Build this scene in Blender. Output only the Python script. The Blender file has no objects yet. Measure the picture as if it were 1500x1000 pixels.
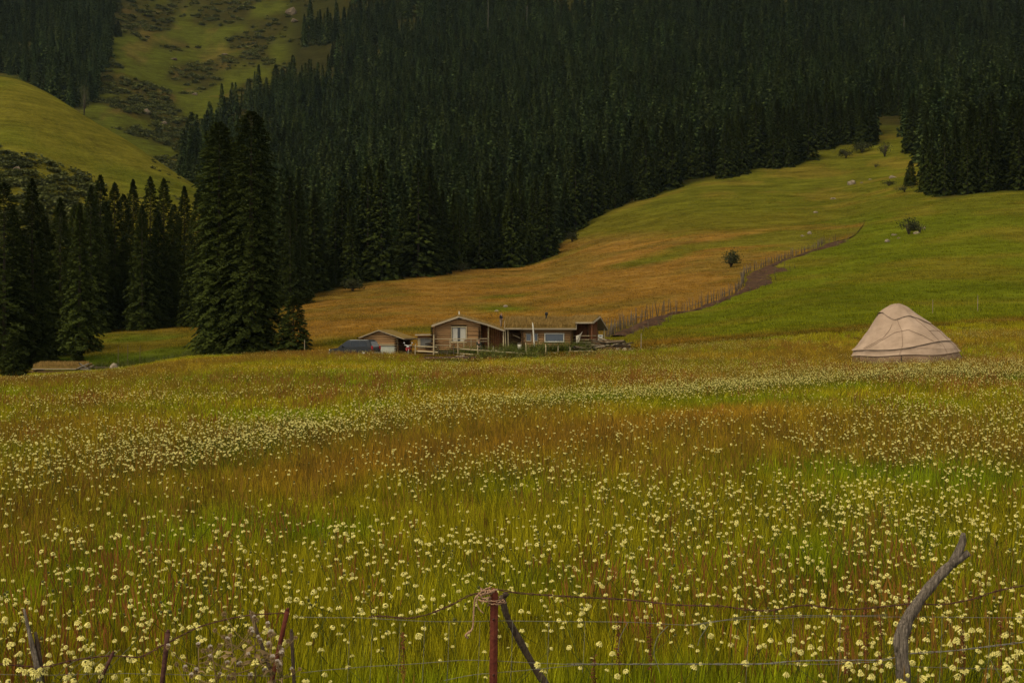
import bpy, bmesh, math, random
import numpy as np
from mathutils import Vector, Matrix, Euler

# ------------------------------------------------------------------ camera, sky, sun, exposure
scene = bpy.context.scene
C = scene.collection
R = math.radians
F = 2083.3                                   # focal length in pixels of the 1500 px wide photograph (50 mm lens)

cam_d = bpy.data.cameras.new('camera')
cam_d.lens = 50; cam_d.sensor_width = 36
cam_d.clip_start = 0.1; cam_d.clip_end = 9000
cam = bpy.data.objects.new('camera', cam_d)
cam.location = (0, 0, 0); cam.rotation_euler = (R(90), 0, 0)
C.objects.link(cam); scene.camera = cam

SUN_EL, SUN_AZ = 54.0, 222.0                 # high, behind the camera's left shoulder, veiled by cloud
world = bpy.data.worlds.new('World'); scene.world = world; world.use_nodes = True
wn = world.node_tree; wn.nodes.clear()
sky = wn.nodes.new('ShaderNodeTexSky'); sky.sky_type = 'NISHITA'; sky.sun_disc = False
sky.sun_elevation = R(SUN_EL); sky.sun_rotation = R(SUN_AZ)
sky.dust_density = 4.0; sky.air_density = 1.0; sky.altitude = 1800
hsv = wn.nodes.new('ShaderNodeHueSaturation'); hsv.inputs['Saturation'].default_value = 0.10
bgn = wn.nodes.new('ShaderNodeBackground'); bgn.inputs['Strength'].default_value = 0.12
wo = wn.nodes.new('ShaderNodeOutputWorld')
warm = wn.nodes.new('ShaderNodeMix'); warm.data_type = 'RGBA'; warm.blend_type = 'MULTIPLY'; warm.inputs[0].default_value = 1.0
warm.inputs[7].default_value = (1.0, 0.95, 0.80, 1)                    # veiled warm cloud light, even over the whole sky
wn.links.new(sky.outputs[0], hsv.inputs['Color']); wn.links.new(hsv.outputs[0], warm.inputs[6]); wn.links.new(warm.outputs[2], bgn.inputs[0]); wn.links.new(bgn.outputs[0], wo.inputs[0])

sun_d = bpy.data.lights.new('sun', 'SUN'); sun_d.energy = 1.5; sun_d.angle = R(25); sun_d.color = (1.0, 0.85, 0.56)
sun = bpy.data.objects.new('sun', sun_d); C.objects.link(sun)
_az = R(SUN_AZ)
_to_sun = Vector((math.sin(_az)*math.cos(R(SUN_EL)), math.cos(_az)*math.cos(R(SUN_EL)), math.sin(R(SUN_EL))))
sun.rotation_euler = _to_sun.to_track_quat('Z', 'Y').to_euler()
sun.location = (0, -30, 60)

vs = scene.view_settings
vs.view_transform = 'Standard'; vs.look = 'None'; vs.gamma = 1.0; vs.use_curve_mapping = False
vs.exposure = 0.80
scene.cycles.use_denoising = True; scene.cycles.denoiser = 'OPENIMAGEDENOISE'; scene.cycles.denoising_input_passes = 'RGB_ALBEDO_NORMAL'
scene.cycles.max_bounces = 5; scene.cycles.diffuse_bounces = 3; scene.cycles.glossy_bounces = 2
scene.cycles.transmission_bounces = 2; scene.cycles.transparent_max_bounces = 4; scene.cycles.volume_bounces = 0
scene.cycles.use_adaptive_sampling = False

HAZE = 0.000018
rng = np.random.default_rng(11)
random.seed(5)

# ------------------------------------------------------------------ noise
def _h(i, j, s):
    v = np.sin(i*127.1 + j*311.7 + s*74.7)*43758.5453
    return v - np.floor(v)
def vnoise(x, y, s=0.0):
    x = np.asarray(x, float); y = np.asarray(y, float)
    xi = np.floor(x); yi = np.floor(y); fx = x-xi; fy = y-yi
    fx = fx*fx*(3-2*fx); fy = fy*fy*(3-2*fy)
    a = _h(xi, yi, s); b = _h(xi+1, yi, s); c = _h(xi, yi+1, s); d = _h(xi+1, yi+1, s)
    return (a*(1-fx)+b*fx)*(1-fy)+(c*(1-fx)+d*fx)*fy
def fbm(x, y, s=0.0, o=4):
    v = 0; a = .5
    for k in range(o):
        v = v + a*vnoise(np.asarray(x)*2**k, np.asarray(y)*2**k, s+k*3.1); a *= .5
    return v/(1-.5**o)
def sstep(a, b, v):
    t = np.clip((np.asarray(v, float)-a)/(b-a), 0, 1); return t*t*(3-2*t)

# ------------------------------------------------------------------ the lie of the land
# one heightfield: for bearings (written as photo columns) the apparent height of the ground at a number of distances
YN = [9.5, 15, 23, 40, 60, 83, 110, 139, 175, 240, 330, 440, 520, 620, 750, 900, 1100, 1400, 2000, 3200]
COL = {
 -700: [1100, 868, 722, 616, 574, 570, 566, 560, 550, 490, 440, 190, 80, 60, 60, 40, -40, -200, -400, -500],
 0:    [1097, 865, 719, 613, 570, 567, 563, 557, 548, 491, 450, 200, 112, 150, 165, 125, 40, -120, -320, -450],
 150:  [1095, 863, 717, 611, 568, 556, 551, 548, 542, 485, 460, 262, 183, 225, 205, 145, 60, -100, -320, -450],
 300:  [1093, 862, 715, 609, 564, 544, 531, 525, 522, 478, 452, 310, 277, 305, 250, 190, 100, -60, -300, -440],
 450:  [1092, 861, 714, 607, 562, 540, 523, 522, 512, 468, 425, 383, 355, 315, 255, 190, 90, -60, -300, -430],
 600:  [1092, 861, 713, 606, 562, 541, 526, 519, 496, 457, 414, 365, 325, 275, 210, 140, 50, -90, -300, -430],
 750:  [1092, 861, 713, 605, 562, 541, 527, 514, 491, 452, 412, 376, 330, 272, 200, 125, 40, -90, -300, -430],
 900:  [1092, 861, 713, 604, 561, 540, 523, 509, 484, 437, 382, 332, 291, 235, 165, 95, 20, -100, -300, -430],
 1050: [1092, 860, 712, 602, 559, 537, 514, 497, 470, 417, 357, 301, 261, 205, 145, 80, 10, -100, -300, -430],
 1200: [1091, 859, 711, 600, 556, 535, 508, 480, 449, 401, 346, 296, 255, 195, 135, 75, 5, -100, -300, -430],
 1350: [1090, 858, 709, 598, 553, 534, 502, 472, 437, 381, 318, 266, 233, 184, 140, 80, 10, -100, -300, -430],
 1500: [1090, 857, 708, 597, 551, 528, 497, 467, 432, 372, 300, 250, 215, 170, 125, 70, 0, -110, -300, -430],
 2200: [1088, 855, 705, 594, 546, 520, 490, 460, 420, 355, 285, 235, 200, 155, 110, 55, -10, -120, -300, -430],
}
def pchip(xs, ys, xq):
    xs = np.asarray(xs, float); ys = np.asarray(ys, float)
    h = np.diff(xs); d = np.diff(ys, axis=0)/h.reshape(-1, *([1]*(ys.ndim-1)))
    m = np.zeros_like(ys); m[0] = d[0]; m[-1] = d[-1]
    a, b = d[:-1], d[1:]
    ok = a*b > 0
    m[1:-1] = np.where(ok, 2*a*b/np.where(ok, a+b, 1), 0)
    i = np.clip(np.searchsorted(xs, xq, side='right')-1, 0, len(xs)-2)
    shp = (-1, *([1]*(ys.ndim-1)))
    t = ((xq-xs[i])/h[i]).reshape(shp); hh = h[i].reshape(shp)
    return ((1+2*t)*(1-t)**2*ys[i] + t*(1-t)**2*hh*m[i] + t*t*(3-2*t)*ys[i+1] + t*t*(t-1)*hh*m[i+1])
_cp = sorted(COL); _tab = np.array([COL[k] for k in _cp], float)
_ly = np.log(np.array(YN)); LY0, LY1, NLY = math.log(9.5), math.log(3200), 700
_lyq = np.linspace(LY0, LY1, NLY)
_t1 = pchip(_ly, _tab.T, _lyq)               # NLY x columns
PX0, PX1, NPX = -700, 2200, 581
_pxq = np.linspace(PX0, PX1, NPX)
_grid = pchip(_cp, _t1.T, _pxq)              # NPX x NLY
for _ in range(3):                           # soften creases between the profiles
    g = _grid.copy(); g[1:-1] = (_grid[:-2]+2*_grid[1:-1]+_grid[2:])/4
    _grid = g; g = _grid.copy(); g[:, 1:-1] = (_grid[:, :-2]+2*_grid[:, 1:-1]+_grid[:, 2:])/4; _grid = g
def ang(px, Y):
    """apparent row of the smooth ground at bearing px, distance Y"""
    u = np.clip((np.asarray(px, float)-PX0)/(PX1-PX0)*(NPX-1), 0, NPX-1.001)
    v = np.clip((np.log(np.maximum(Y, 9.5))-LY0)/(LY1-LY0)*(NLY-1), 0, NLY-1.001)
    i = u.astype(int); j = v.astype(int); fu = u-i; fv = v-j
    return ((_grid[i, j]*(1-fu)+_grid[i+1, j]*fu)*(1-fv)+(_grid[i, j+1]*(1-fu)+_grid[i+1, j+1]*fu)*fv)
def ground_z(x, Y):
    x = np.asarray(x, float); Y = np.asarray(Y, float)
    Yc = np.maximum(Y, 9.5)
    px = 750 + x/Yc*F
    z = (500-ang(px, Yc))/F*Yc
    k = sstep(9.5, 2.5, Y)                   # the bank the photographer stands on
    z = z*(1-k) + (-1.68)*k
    amp = 0.05*sstep(8, 60, Y) + .25*sstep(130, 260, Y) + 1.6*sstep(380, 700, Y)
    z = z + amp*(fbm(x/22, Y/22, 3.0, 3)-.5)*2
    z = z + sstep(560, 800, Y)*6.0*(fbm(x/70, Y/70, 8.0, 4)-.5)*2
    z = z + 0.07*sstep(9, 20, Y)*sstep(900, 200, Y)*(vnoise(x/2.3, Y/2.3, 1.0)-.5)
    return z
def gz(x, Y): return float(ground_z(np.array([x]), np.array([Y]))[0])
def G(px, Y, dz=0.0):
    x = (px-750)/F*Y; return Vector((x, Y, gz(x, Y)+dz))
def P(px, py, Y): return Vector(((px-750)/F*Y, Y, (500-py)/F*Y))
def Yat(px, py, y0=100, y1=1500):
    ys = np.exp(np.linspace(math.log(y0), math.log(y1), 1500))
    a = ang(np.full_like(ys, px), ys); i = np.argmax(a <= py)
    return float(ys[i]) if a[i] <= py else float(y1)

# ------------------------------------------------------------------ materials
MATS = {}
def _new(name):
    m = bpy.data.materials.new(name); m.use_nodes = True; nt = m.node_tree
    b = nt.nodes['Principled BSDF']; MATS[name] = m
    return m, nt, b
def N(nt, t, **kw):
    n = nt.nodes.new(t)
    for k, v in kw.items():
        if hasattr(n, k): setattr(n, k, v)
        else: n.inputs[k].default_value = v
    return n
def noise_mat(name, c1, c2, scale=4.0, rough=.85, bump=.2, stretch=(1, 1, 1), objrand=0.0, spec=.25, detail=6, bscale=None, metallic=0.0):
    m, nt, b = _new(name); L = nt.links.new
    tc = N(nt, 'ShaderNodeTexCoord'); mp = N(nt, 'ShaderNodeMapping'); mp.inputs['Scale'].default_value = stretch
    oi = N(nt, 'ShaderNodeObjectInfo')
    add = N(nt, 'ShaderNodeVectorMath', operation='ADD'); L(tc.outputs['Object'], add.inputs[0])
    sc_ = N(nt, 'ShaderNodeMath', operation='MULTIPLY'); sc_.inputs[1].default_value = 37.0
    L(oi.outputs['Random'], sc_.inputs[0]); L(sc_.outputs[0], add.inputs[1]); L(add.outputs[0], mp.inputs[0])
    no = N(nt, 'ShaderNodeTexNoise'); no.inputs['Scale'].default_value = scale; no.inputs['Detail'].default_value = detail; no.inputs['Roughness'].default_value = .65
    L(mp.outputs[0], no.inputs['Vector'])
    rp = N(nt, 'ShaderNodeMapRange'); rp.inputs[1].default_value = .32; rp.inputs[2].default_value = .68; L(no.outputs[0], rp.inputs[0])
    mx = N(nt, 'ShaderNodeMix', data_type='RGBA'); mx.inputs[6].default_value = (*c1, 1); mx.inputs[7].default_value = (*c2, 1); L(rp.outputs[0], mx.inputs[0])
    out = mx.outputs[2]
    if objrand:
        hs = N(nt, 'ShaderNodeHueSaturation'); mr = N(nt, 'ShaderNodeMapRange'); mr.inputs[3].default_value = 1-objrand; mr.inputs[4].default_value = 1+objrand
        L(oi.outputs['Random'], mr.inputs[0]); L(mr.outputs[0], hs.inputs['Value']); L(out, hs.inputs['Color']); out = hs.outputs[0]
    L(out, b.inputs['Base Color']); b.inputs['Roughness'].default_value = rough; b.inputs['Specular IOR Level'].default_value = spec
    b.inputs['Metallic'].default_value = metallic
    if bump:
        n2 = N(nt, 'ShaderNodeTexNoise'); n2.inputs['Scale'].default_value = bscale or scale*2.5; n2.inputs['Detail'].default_value = 5; L(mp.outputs[0], n2.inputs['Vector'])
        bp = N(nt, 'ShaderNodeBump'); bp.inputs['Strength'].default_value = bump; bp.inputs['Distance'].default_value = .05
        L(n2.outputs[0], bp.inputs['Height']); L(bp.outputs[0], b.inputs['Normal'])
    return m
def leaf_mat(name, c1, c2, tint=False, transl=.35, rough=.7, vary=.35, spec=.2):
    """thin foliage: colour varies leaf by leaf (attribute 'leaf') and plant by plant"""
    m, nt, b = _new(name); L = nt.links.new
    at = N(nt, 'ShaderNodeAttribute', attribute_name='leaf')
    mx = N(nt, 'ShaderNodeMix', data_type='RGBA'); mx.inputs[6].default_value = (*c1, 1); mx.inputs[7].default_value = (*c2, 1); L(at.outputs['Fac'], mx.inputs[0])
    out = mx.outputs[2]
    if tint:
        ti = N(nt, 'ShaderNodeAttribute', attribute_name='tint', attribute_type='INSTANCER')
        mu = N(nt, 'ShaderNodeMix', data_type='RGBA', blend_type='MULTIPLY'); mu.inputs[0].default_value = 1
        L(out, mu.inputs[6]); L(ti.outputs['Color'], mu.inputs[7]); out = mu.outputs[2]
    oi = N(nt, 'ShaderNodeObjectInfo')
    hs = N(nt, 'ShaderNodeHueSaturation'); mr = N(nt, 'ShaderNodeMapRange'); mr.inputs[3].default_value = 1-vary; mr.inputs[4].default_value = 1+vary
    L(oi.outputs['Random'], mr.inputs[0]); L(mr.outputs[0], hs.inputs['Value']); L(out, hs.inputs['Color']); out = hs.outputs[0]
    L(out, b.inputs['Base Color']); b.inputs['Roughness'].default_value = rough; b.inputs['Specular IOR Level'].default_value = spec
    if transl:
        tr = N(nt, 'ShaderNodeBsdfTranslucent'); L(out, tr.inputs[0])
        ms = N(nt, 'ShaderNodeMixShader'); ms.inputs[0].default_value = transl
        o = nt.nodes['Material Output']; L(b.outputs[0], ms.inputs[1]); L(tr.outputs[0], ms.inputs[2]); L(ms.outputs[0], o.inputs[0])
    return m
def plain(name, c, rough=.6, metallic=0, spec=.3): 
    m, nt, b = _new(name)
    b.inputs['Base Color'].default_value = (*c, 1); b.inputs['Roughness'].default_value = rough; b.inputs['Metallic'].default_value = metallic; b.inputs['Specular IOR Level'].default_value = spec
    return m

noise_mat('log_wood', (.15, .075, .03), (.36, .215, .10), 2.2, .85, .35, (1, 9, 9), .30)
noise_mat('log_dark', (.05, .028, .014), (.12, .07, .032), 2.2, .9, .35, (1, 9, 9), .3)  # darker log_wood, shade of side walls and recesses put into its colour
noise_mat('plank_grey', (.15, .12, .085), (.33, .27, .19), 3, .9, .3, (1, 8, 8), .25)
noise_mat('plank_red', (.085, .03, .012), (.17, .07, .03), 3, .85, .3, (8, 8, 1), .25)
noise_mat('stake_wood', (.04, .029, .018), (.14, .105, .07), 5, .95, .3, (6, 6, 1), .4)
noise_mat('rail_wood', (.22, .17, .10), (.42, .35, .22), 4, .9, .3, (1, 8, 8), .3)
noise_mat('drift_wood', (.045, .034, .027), (.27, .22, .18), 9, .9, .8, (7, 7, .8), 0, .2, 8)
noise_mat('dark_pole', (.035, .022, .015), (.10, .07, .05), 9, .95, .6, (6, 6, .9))
noise_mat('rust', (.062, .013, .009), (.12, .03, .016), 14, .9, .25, (1, 1, 1), .15, .2)
noise_mat('rust_dark', (.04, .013, .010), (.09, .035, .025), 25, .85, .3, (1, 1, 1), .1, .3)
noise_mat('wire', (.09, .083, .075), (.19, .175, .155), 30, .6, 0, spec=.5)
noise_mat('twine', (.22, .12, .075), (.42, .26, .17), 40, .95, .4)
noise_mat('felt', (.235, .168, .124), (.365, .268, .207), .9, .95, .3, (1, 1, 1.6), .03, .1, 8, 3)
noise_mat('felt_low', (.16, .095, .055), (.32, .215, .145), .5, .95, .12, (1, 1, 1.6), .05, .1, 5, 5)
noise_mat('rope', (.15, .095, .065), (.22, .145, .10), 20, .95, .2)
noise_mat('soil', (.016, .009, .005), (.085, .042, .022), 1.1, 1.0, .8, (1, 1, 1), 0, .1, 9, 3)
noise_mat('sod', (.11, .075, .02), (.21, .135, .04), 1.6, 1.0, .6, (1, 1, 1), 0, .1)
noise_mat('stone', (.11, .085, .06), (.27, .22, .16), 2.5, .9, .6, (1, 1, 1), .2)
noise_mat('stone_dark', (.06, .045, .03), (.14, .105, .07), 1.0, .95, .6, (1, 1, 1), .2)
noise_mat('bark', (.025, .018, .012), (.07, .052, .036), 3, .95, .6, (5, 5, 1), .2)
noise_mat('dead_bark', (.09, .075, .06), (.19, .165, .135), 3, .95, .4, (5, 5, 1), .2)
noise_mat('white_paint', (.38, .355, .30), (.56, .53, .46), 3, .7, .1)
noise_mat('door_paint', (.27, .285, .25), (.42, .43, .375), 3, .7, .15, (1, 1, 3))
noise_mat('cloth_white', (.55, .50, .42), (.70, .64, .55), 3, .95, .3)
noise_mat('curtain', (.29, .275, .245), (.42, .40, .36), 5, .9, .2, (9, 9, 1))
noise_mat('grey_pane', (.10, .095, .085), (.15, .14, .125), 3, .35, 0, spec=.5)  # pane of a plain warm grey
plain('glass_dark', (.010, .012, .015), .08, 0, .5)
plain('glass_sky', (.055, .07, .10), .12, .3, .9)  # bluish sky reflection painted into the base colour
plain('black_iron', (.012, .012, .013), .6)
plain('car_paint', (.010, .011, .014), .3, .2, .4)
plain('car_trim', (.42, .42, .42), .35, .6)
plain('car_glass', (.02, .027, .04), .08, .3, .8)  # darker bluish glass, sky reflection put into the colour
plain('rear_glare_glass', (.30, .31, .32), .15, .3, .6)  # pale base colour stands in for a white reflection on the rear window
plain('roof_sheen', (.10, .105, .11), .35, .4, .5)  # sky highlight of the dark car roof, painted as a paler metal
plain('tyre', (.015, .015, .015), .9)
plain('rim', (.3, .3, .3), .4, .8)
plain('red_paint', (.22, .02, .018), .4)
plain('chrome', (.55, .55, .53), .3, .7)
plain('lamp_glass', (.62, .62, .58), .2)
plain('lamp_red', (.25, .01, .01), .25)
plain('sign_white', (.72, .70, .66), .7)
plain('sign_ink', (.04, .035, .035), .7)
plain('skin', (.32, .18, .12), .6)
plain('hair', (.012, .010, .009), .6)
noise_mat('jacket', (.010, .012, .018), (.022, .024, .034), 6, .9, .2)
noise_mat('coat', (.012, .016, .014), (.03, .034, .03), 6, .9, .2)
noise_mat('trousers', (.16, .11, .07), (.24, .17, .115), 6, .9, .2)
noise_mat('trousers_dark', (.015, .016, .017), (.03, .03, .03), 6, .9, .2)
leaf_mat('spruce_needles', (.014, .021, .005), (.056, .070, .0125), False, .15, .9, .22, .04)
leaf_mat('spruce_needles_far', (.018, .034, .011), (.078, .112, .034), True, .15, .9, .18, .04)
leaf_mat('shrub_leaves', (.034, .042, .011), (.085, .095, .022), True, .25, .75, .3)
leaf_mat('bush_leaves', (.018, .022, .007), (.06, .062, .017), False, .25, .75, .3)
leaf_mat('grass_blades', (.8, .85, .6), (4.7, 4.4, 2.2), True, .42, .9, .0, .03)
leaf_mat('seed_heads', (1.3, 1.2, .9), (2.9, 2.5, 1.8), True, .35, .9, .0, .03)
leaf_mat('roof_grass', (.16, .105, .028), (.42, .27, .085), False, .35, .8, .0)
leaf_mat('weed_leaves', (.05, .068, .010), (.125, .14, .02), True, .35, .6, .2)
leaf_mat('petals', (.62, .55, .16), (.86, .78, .31), False, .35, .9, .10, .03)
leaf_mat('petals_far', (.42, .39, .135), (.66, .61, .27), False, .35, .7, .12)
plain('flower_centre', (.062, .065, .016), .9)
leaf_mat('flower_stems', (.07, .085, .013), (.13, .135, .024), False, .2, .7, .2)
leaf_mat('thistle_dry', (.22, .15, .07), (.44, .31, .17), False, .25, .9, .2)
leaf_mat('thistle_fluff', (.62, .54, .47), (.80, .72, .65), False, .4, .95, .05)
leaf_mat('dock_red', (.10, .030, .012), (.20, .07, .028), False, .2, .85, .2)

# ground: colours of turf, thatch and soil come with the sheet, the grain is procedural
m, nt, b = _new('turf'); L = nt.links.new
va = N(nt, 'ShaderNodeAttribute', attribute_name='turf_colour')
geo = N(nt, 'ShaderNodeNewGeometry')
n1 = N(nt, 'ShaderNodeTexNoise'); n1.inputs['Scale'].default_value = .9; n1.inputs['Detail'].default_value = 9; n1.inputs['Roughness'].default_value = .75
n2 = N(nt, 'ShaderNodeTexNoise'); n2.inputs['Scale'].default_value = .09; n2.inputs['Detail'].default_value = 7; n2.inputs['Roughness'].default_value = .7
L(geo.outputs['Position'], n1.inputs['Vector']); L(geo.outputs['Position'], n2.inputs['Vector'])
ad = N(nt, 'ShaderNodeMath', operation='ADD'); L(n1.outputs[0], ad.inputs[0]); L(n2.outputs[0], ad.inputs[1])
mr = N(nt, 'ShaderNodeMapRange'); mr.inputs[1].default_value = .65; mr.inputs[2].default_value = 1.35; mr.inputs[3].default_value = .42; mr.inputs[4].default_value = 1.5
L(ad.outputs[0], mr.inputs[0])
mp3 = N(nt, 'ShaderNodeMapping'); mp3.inputs['Scale'].default_value = (.06, .06, .75); L(geo.outputs['Position'], mp3.inputs[0])
n3 = N(nt, 'ShaderNodeTexNoise'); n3.inputs['Scale'].default_value = 1.0; n3.inputs['Detail'].default_value = 6; n3.inputs['Roughness'].default_value = .7; L(mp3.outputs[0], n3.inputs['Vector'])
mr3 = N(nt, 'ShaderNodeMapRange'); mr3.inputs[1].default_value = .35; mr3.inputs[2].default_value = .65; mr3.inputs[3].default_value = .74; mr3.inputs[4].default_value = 1.22; L(n3.outputs[0], mr3.inputs[0])
mu3 = N(nt, 'ShaderNodeMath', operation='MULTIPLY'); L(mr.outputs[0], mu3.inputs[0]); L(mr3.outputs[0], mu3.inputs[1])
hs = N(nt, 'ShaderNodeHueSaturation'); L(va.outputs['Color'], hs.inputs['Color']); L(mu3.outputs[0], hs.inputs['Value'])
L(hs.outputs[0], b.inputs['Base Color']); b.inputs['Roughness'].default_value = 1; b.inputs['Specular IOR Level'].default_value = 0.0
bp = N(nt, 'ShaderNodeBump'); bp.inputs['Strength'].default_value = .9; bp.inputs['Distance'].default_value = .5; L(n1.outputs[0], bp.inputs['Height']); L(bp.outputs[0], b.inputs['Normal'])

# ------------------------------------------------------------------ object helpers
def tag(o, label=None, cat=None, group=None, kind=None):
    if label: o['label'] = label
    if cat: o['category'] = cat
    if group: o['group'] = group
    if kind: o['kind'] = kind
    return o
def thing(name, label, cat, loc=(0, 0, 0), rz=0.0, group=None, scale=1.0):
    o = bpy.data.objects.new(name, None); C.objects.link(o); o.empty_display_size = .2
    o.location = loc; o.rotation_euler = (0, 0, rz); o.scale = (scale,)*3
    return tag(o, label, cat, group)
def mobj(name, me, mat=None, parent=None, loc=None, rot=None, scale=None):
    o = bpy.data.objects.new(name, me); C.objects.link(o)
    if mat is not None and len(me.materials) == 0: me.materials.append(MATS[mat])
    if parent is not None: o.parent = parent
    if loc is not None: o.location = loc
    if rot is not None: o.rotation_euler = rot
    if scale is not None: o.scale = scale
    return o
def np_mesh(name, v, f, leaf=None, smooth=False):
    """v (n,3); f (m,k) all faces with k corners; leaf: per-vertex value"""
    me = bpy.data.meshes.new(name)
    v = np.asarray(v, np.float32); f = np.asarray(f, np.int32)
    me.vertices.add(len(v)); me.vertices.foreach_set('co', v.ravel())
    k = f.shape[1]; me.loops.add(f.size); me.loops.foreach_set('vertex_index', f.ravel())
    me.polygons.add(len(f)); me.polygons.foreach_set('loop_start', np.arange(0, f.size, k, dtype=np.int32))
    if smooth: me.polygons.foreach_set('use_smooth', np.ones(len(f), bool))
    me.update(calc_edges=True)
    if leaf is not None:
        a = me.attributes.new('leaf', 'FLOAT', 'POINT'); a.data.foreach_set('value', np.asarray(leaf, np.float32))
    return me
def bm_mesh(name, bm, smooth=False):
    me = bpy.data.meshes.new(name); bmesh.ops.recalc_face_normals(bm, faces=bm.faces[:]); bm.to_mesh(me); bm.free()
    if smooth: me.polygons.foreach_set('use_smooth', [True]*len(me.polygons))
    return me
def tube_mesh(name, paths, sides=6, smooth=True):
    bm = bmesh.new()
    for pts, rad in paths:
        pts = [Vector(p) for p in pts]; n = len(pts)
        rad = [float(rad)]*n if np.isscalar(rad) else [float(q) for q in rad]
        prev = None; a = None
        for i in range(n):
            d = (pts[min(i+1, n-1)]-pts[max(i-1, 0)]).normalized()
            if a is None:
                a = d.orthogonal().normalized()
            else:
                a = (a-d*a.dot(d)); a = a.normalized() if a.length > 1e-6 else d.orthogonal().normalized()
            bvec = d.cross(a)
            ring = [bm.verts.new(pts[i]+rad[i]*(math.cos(t)*a+math.sin(t)*bvec)) for t in [k/sides*2*math.pi for k in range(sides)]]
            if prev:
                for k in range(sides): bm.faces.new((prev[k], prev[(k+1) % sides], ring[(k+1) % sides], ring[k]))
            else: bm.faces.new(ring[::-1])
            prev = ring
        bm.faces.new(prev)
    return bm_mesh(name, bm, smooth)
def spline(pts, n=24):
    pts = np.array([tuple(p) for p in pts], float); t = np.arange(len(pts), dtype=float)
    return pchip(t, pts, np.linspace(0, t[-1], n)) if len(pts) > 2 else np.array([pts[0]+(pts[1]-pts[0])*k/(n-1) for k in range(n)])
def _unit_box():
    bm = bmesh.new(); bmesh.ops.create_cube(bm, size=1.0)
    bmesh.ops.bevel(bm, geom=bm.edges[:], offset=.02, segments=1, affect='EDGES')
    return bm
UNIT = {}
def box(parent, name, lo, hi, mat, rot=None):
    if mat not in UNIT: UNIT[mat] = bm_mesh('box_'+mat, _unit_box())
    lo = Vector(lo); hi = Vector(hi)
    o = mobj(name, UNIT[mat], mat, parent, (lo+hi)/2, rot, hi-lo)
    return o
LOGS = {}
def bar(parent, name, p0, p1, r, mat='log_wood', sides=8, r2=None):
    """a round pole between two points; alike poles share one mesh"""
    key = (mat, sides)
    if key not in LOGS:
        rr = np.random.default_rng(sides)
        pts = [(t, .10*math.sin(t*5), .08*math.cos(t*4)) for t in (0, .25, .5, .75, 1)]
        me = tube_mesh('pole_'+mat, [([Vector((p[0], p[1]*.5, p[2]*.5)) for p in pts], [1.0, .97, 1.02, .96, .93])], sides, True)
        LOGS[key] = me
    p0 = Vector(p0); p1 = Vector(p1); d = p1-p0
    o = mobj(name, LOGS[key], mat, parent)
    o.rotation_mode = 'QUATERNION'; q = d.to_track_quat('X', 'Z')
    o.location = p0; o.rotation_quaternion = q; o.scale = (d.length, r, r)
    return o

def scatter(name, pts, meshes, scl, rot, idx, tint, label, cat, kind='stuff'):
    """one object of stuff: geometry-node instances of small meshes on stored points"""
    n = len(pts); me = bpy.data.meshes.new(name)
    me.vertices.add(n); me.vertices.foreach_set('co', np.asarray(pts, np.float32).ravel())
    def att(nm, ty, key, arr, dt=np.float32): a = me.attributes.new(nm, ty, 'POINT'); a.data.foreach_set(key, np.asarray(arr, dt).ravel())
    scl = np.asarray(scl, float)
    if scl.ndim == 1: scl = np.repeat(scl[:, None], 3, 1)
    att('size', 'FLOAT_VECTOR', 'vector', scl); att('turn', 'FLOAT_VECTOR', 'vector', rot); att('pick', 'INT', 'value', idx, np.int32)
    att('tint', 'FLOAT_COLOR', 'color', np.concatenate([tint, np.ones((n, 1))], 1))
    o = bpy.data.objects.new(name, me); C.objects.link(o)
    col = bpy.data.collections.new(name+'_sources')
    for k, ms in enumerate(meshes):
        so = bpy.data.objects.new('%s_source_%02d' % (name, k), ms); col.objects.link(so)
    ng = bpy.data.node_groups.new(name+'_scatter', 'GeometryNodeTree')
    ng.interface.new_socket('Geometry', in_out='INPUT', socket_type='NodeSocketGeometry'); ng.interface.new_socket('Geometry', in_out='OUTPUT', socket_type='NodeSocketGeometry')
    gi = ng.nodes.new('NodeGroupInput'); go = ng.nodes.new('NodeGroupOutput')
    ci = ng.nodes.new('GeometryNodeCollectionInfo'); ci.inputs['Collection'].default_value = col
    ci.inputs['Separate Children'].default_value = True; ci.inputs['Reset Children'].default_value = True
    ip = ng.nodes.new('GeometryNodeInstanceOnPoints'); ip.inputs['Pick Instance'].default_value = True
    def na(nm, ty):
        q = ng.nodes.new('GeometryNodeInputNamedAttribute'); q.data_type = ty; q.inputs['Name'].default_value = nm; return q.outputs[0]
    e2 = ng.nodes.new('FunctionNodeEulerToRotation'); ng.links.new(na('turn', 'FLOAT_VECTOR'), e2.inputs[0])
    lk = ng.links.new
    lk(gi.outputs[0], ip.inputs['Points']); lk(ci.outputs[0], ip.inputs['Instance']); lk(na('pick', 'INT'), ip.inputs['Instance Index'])
    lk(e2.outputs[0], ip.inputs['Rotation']); lk(na('size', 'FLOAT_VECTOR'), ip.inputs['Scale']); lk(ip.outputs[0], go.inputs[0])
    md = o.modifiers.new('scatter', 'NODES'); md.node_group = ng
    return tag(o, label, cat, None, kind)

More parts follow.
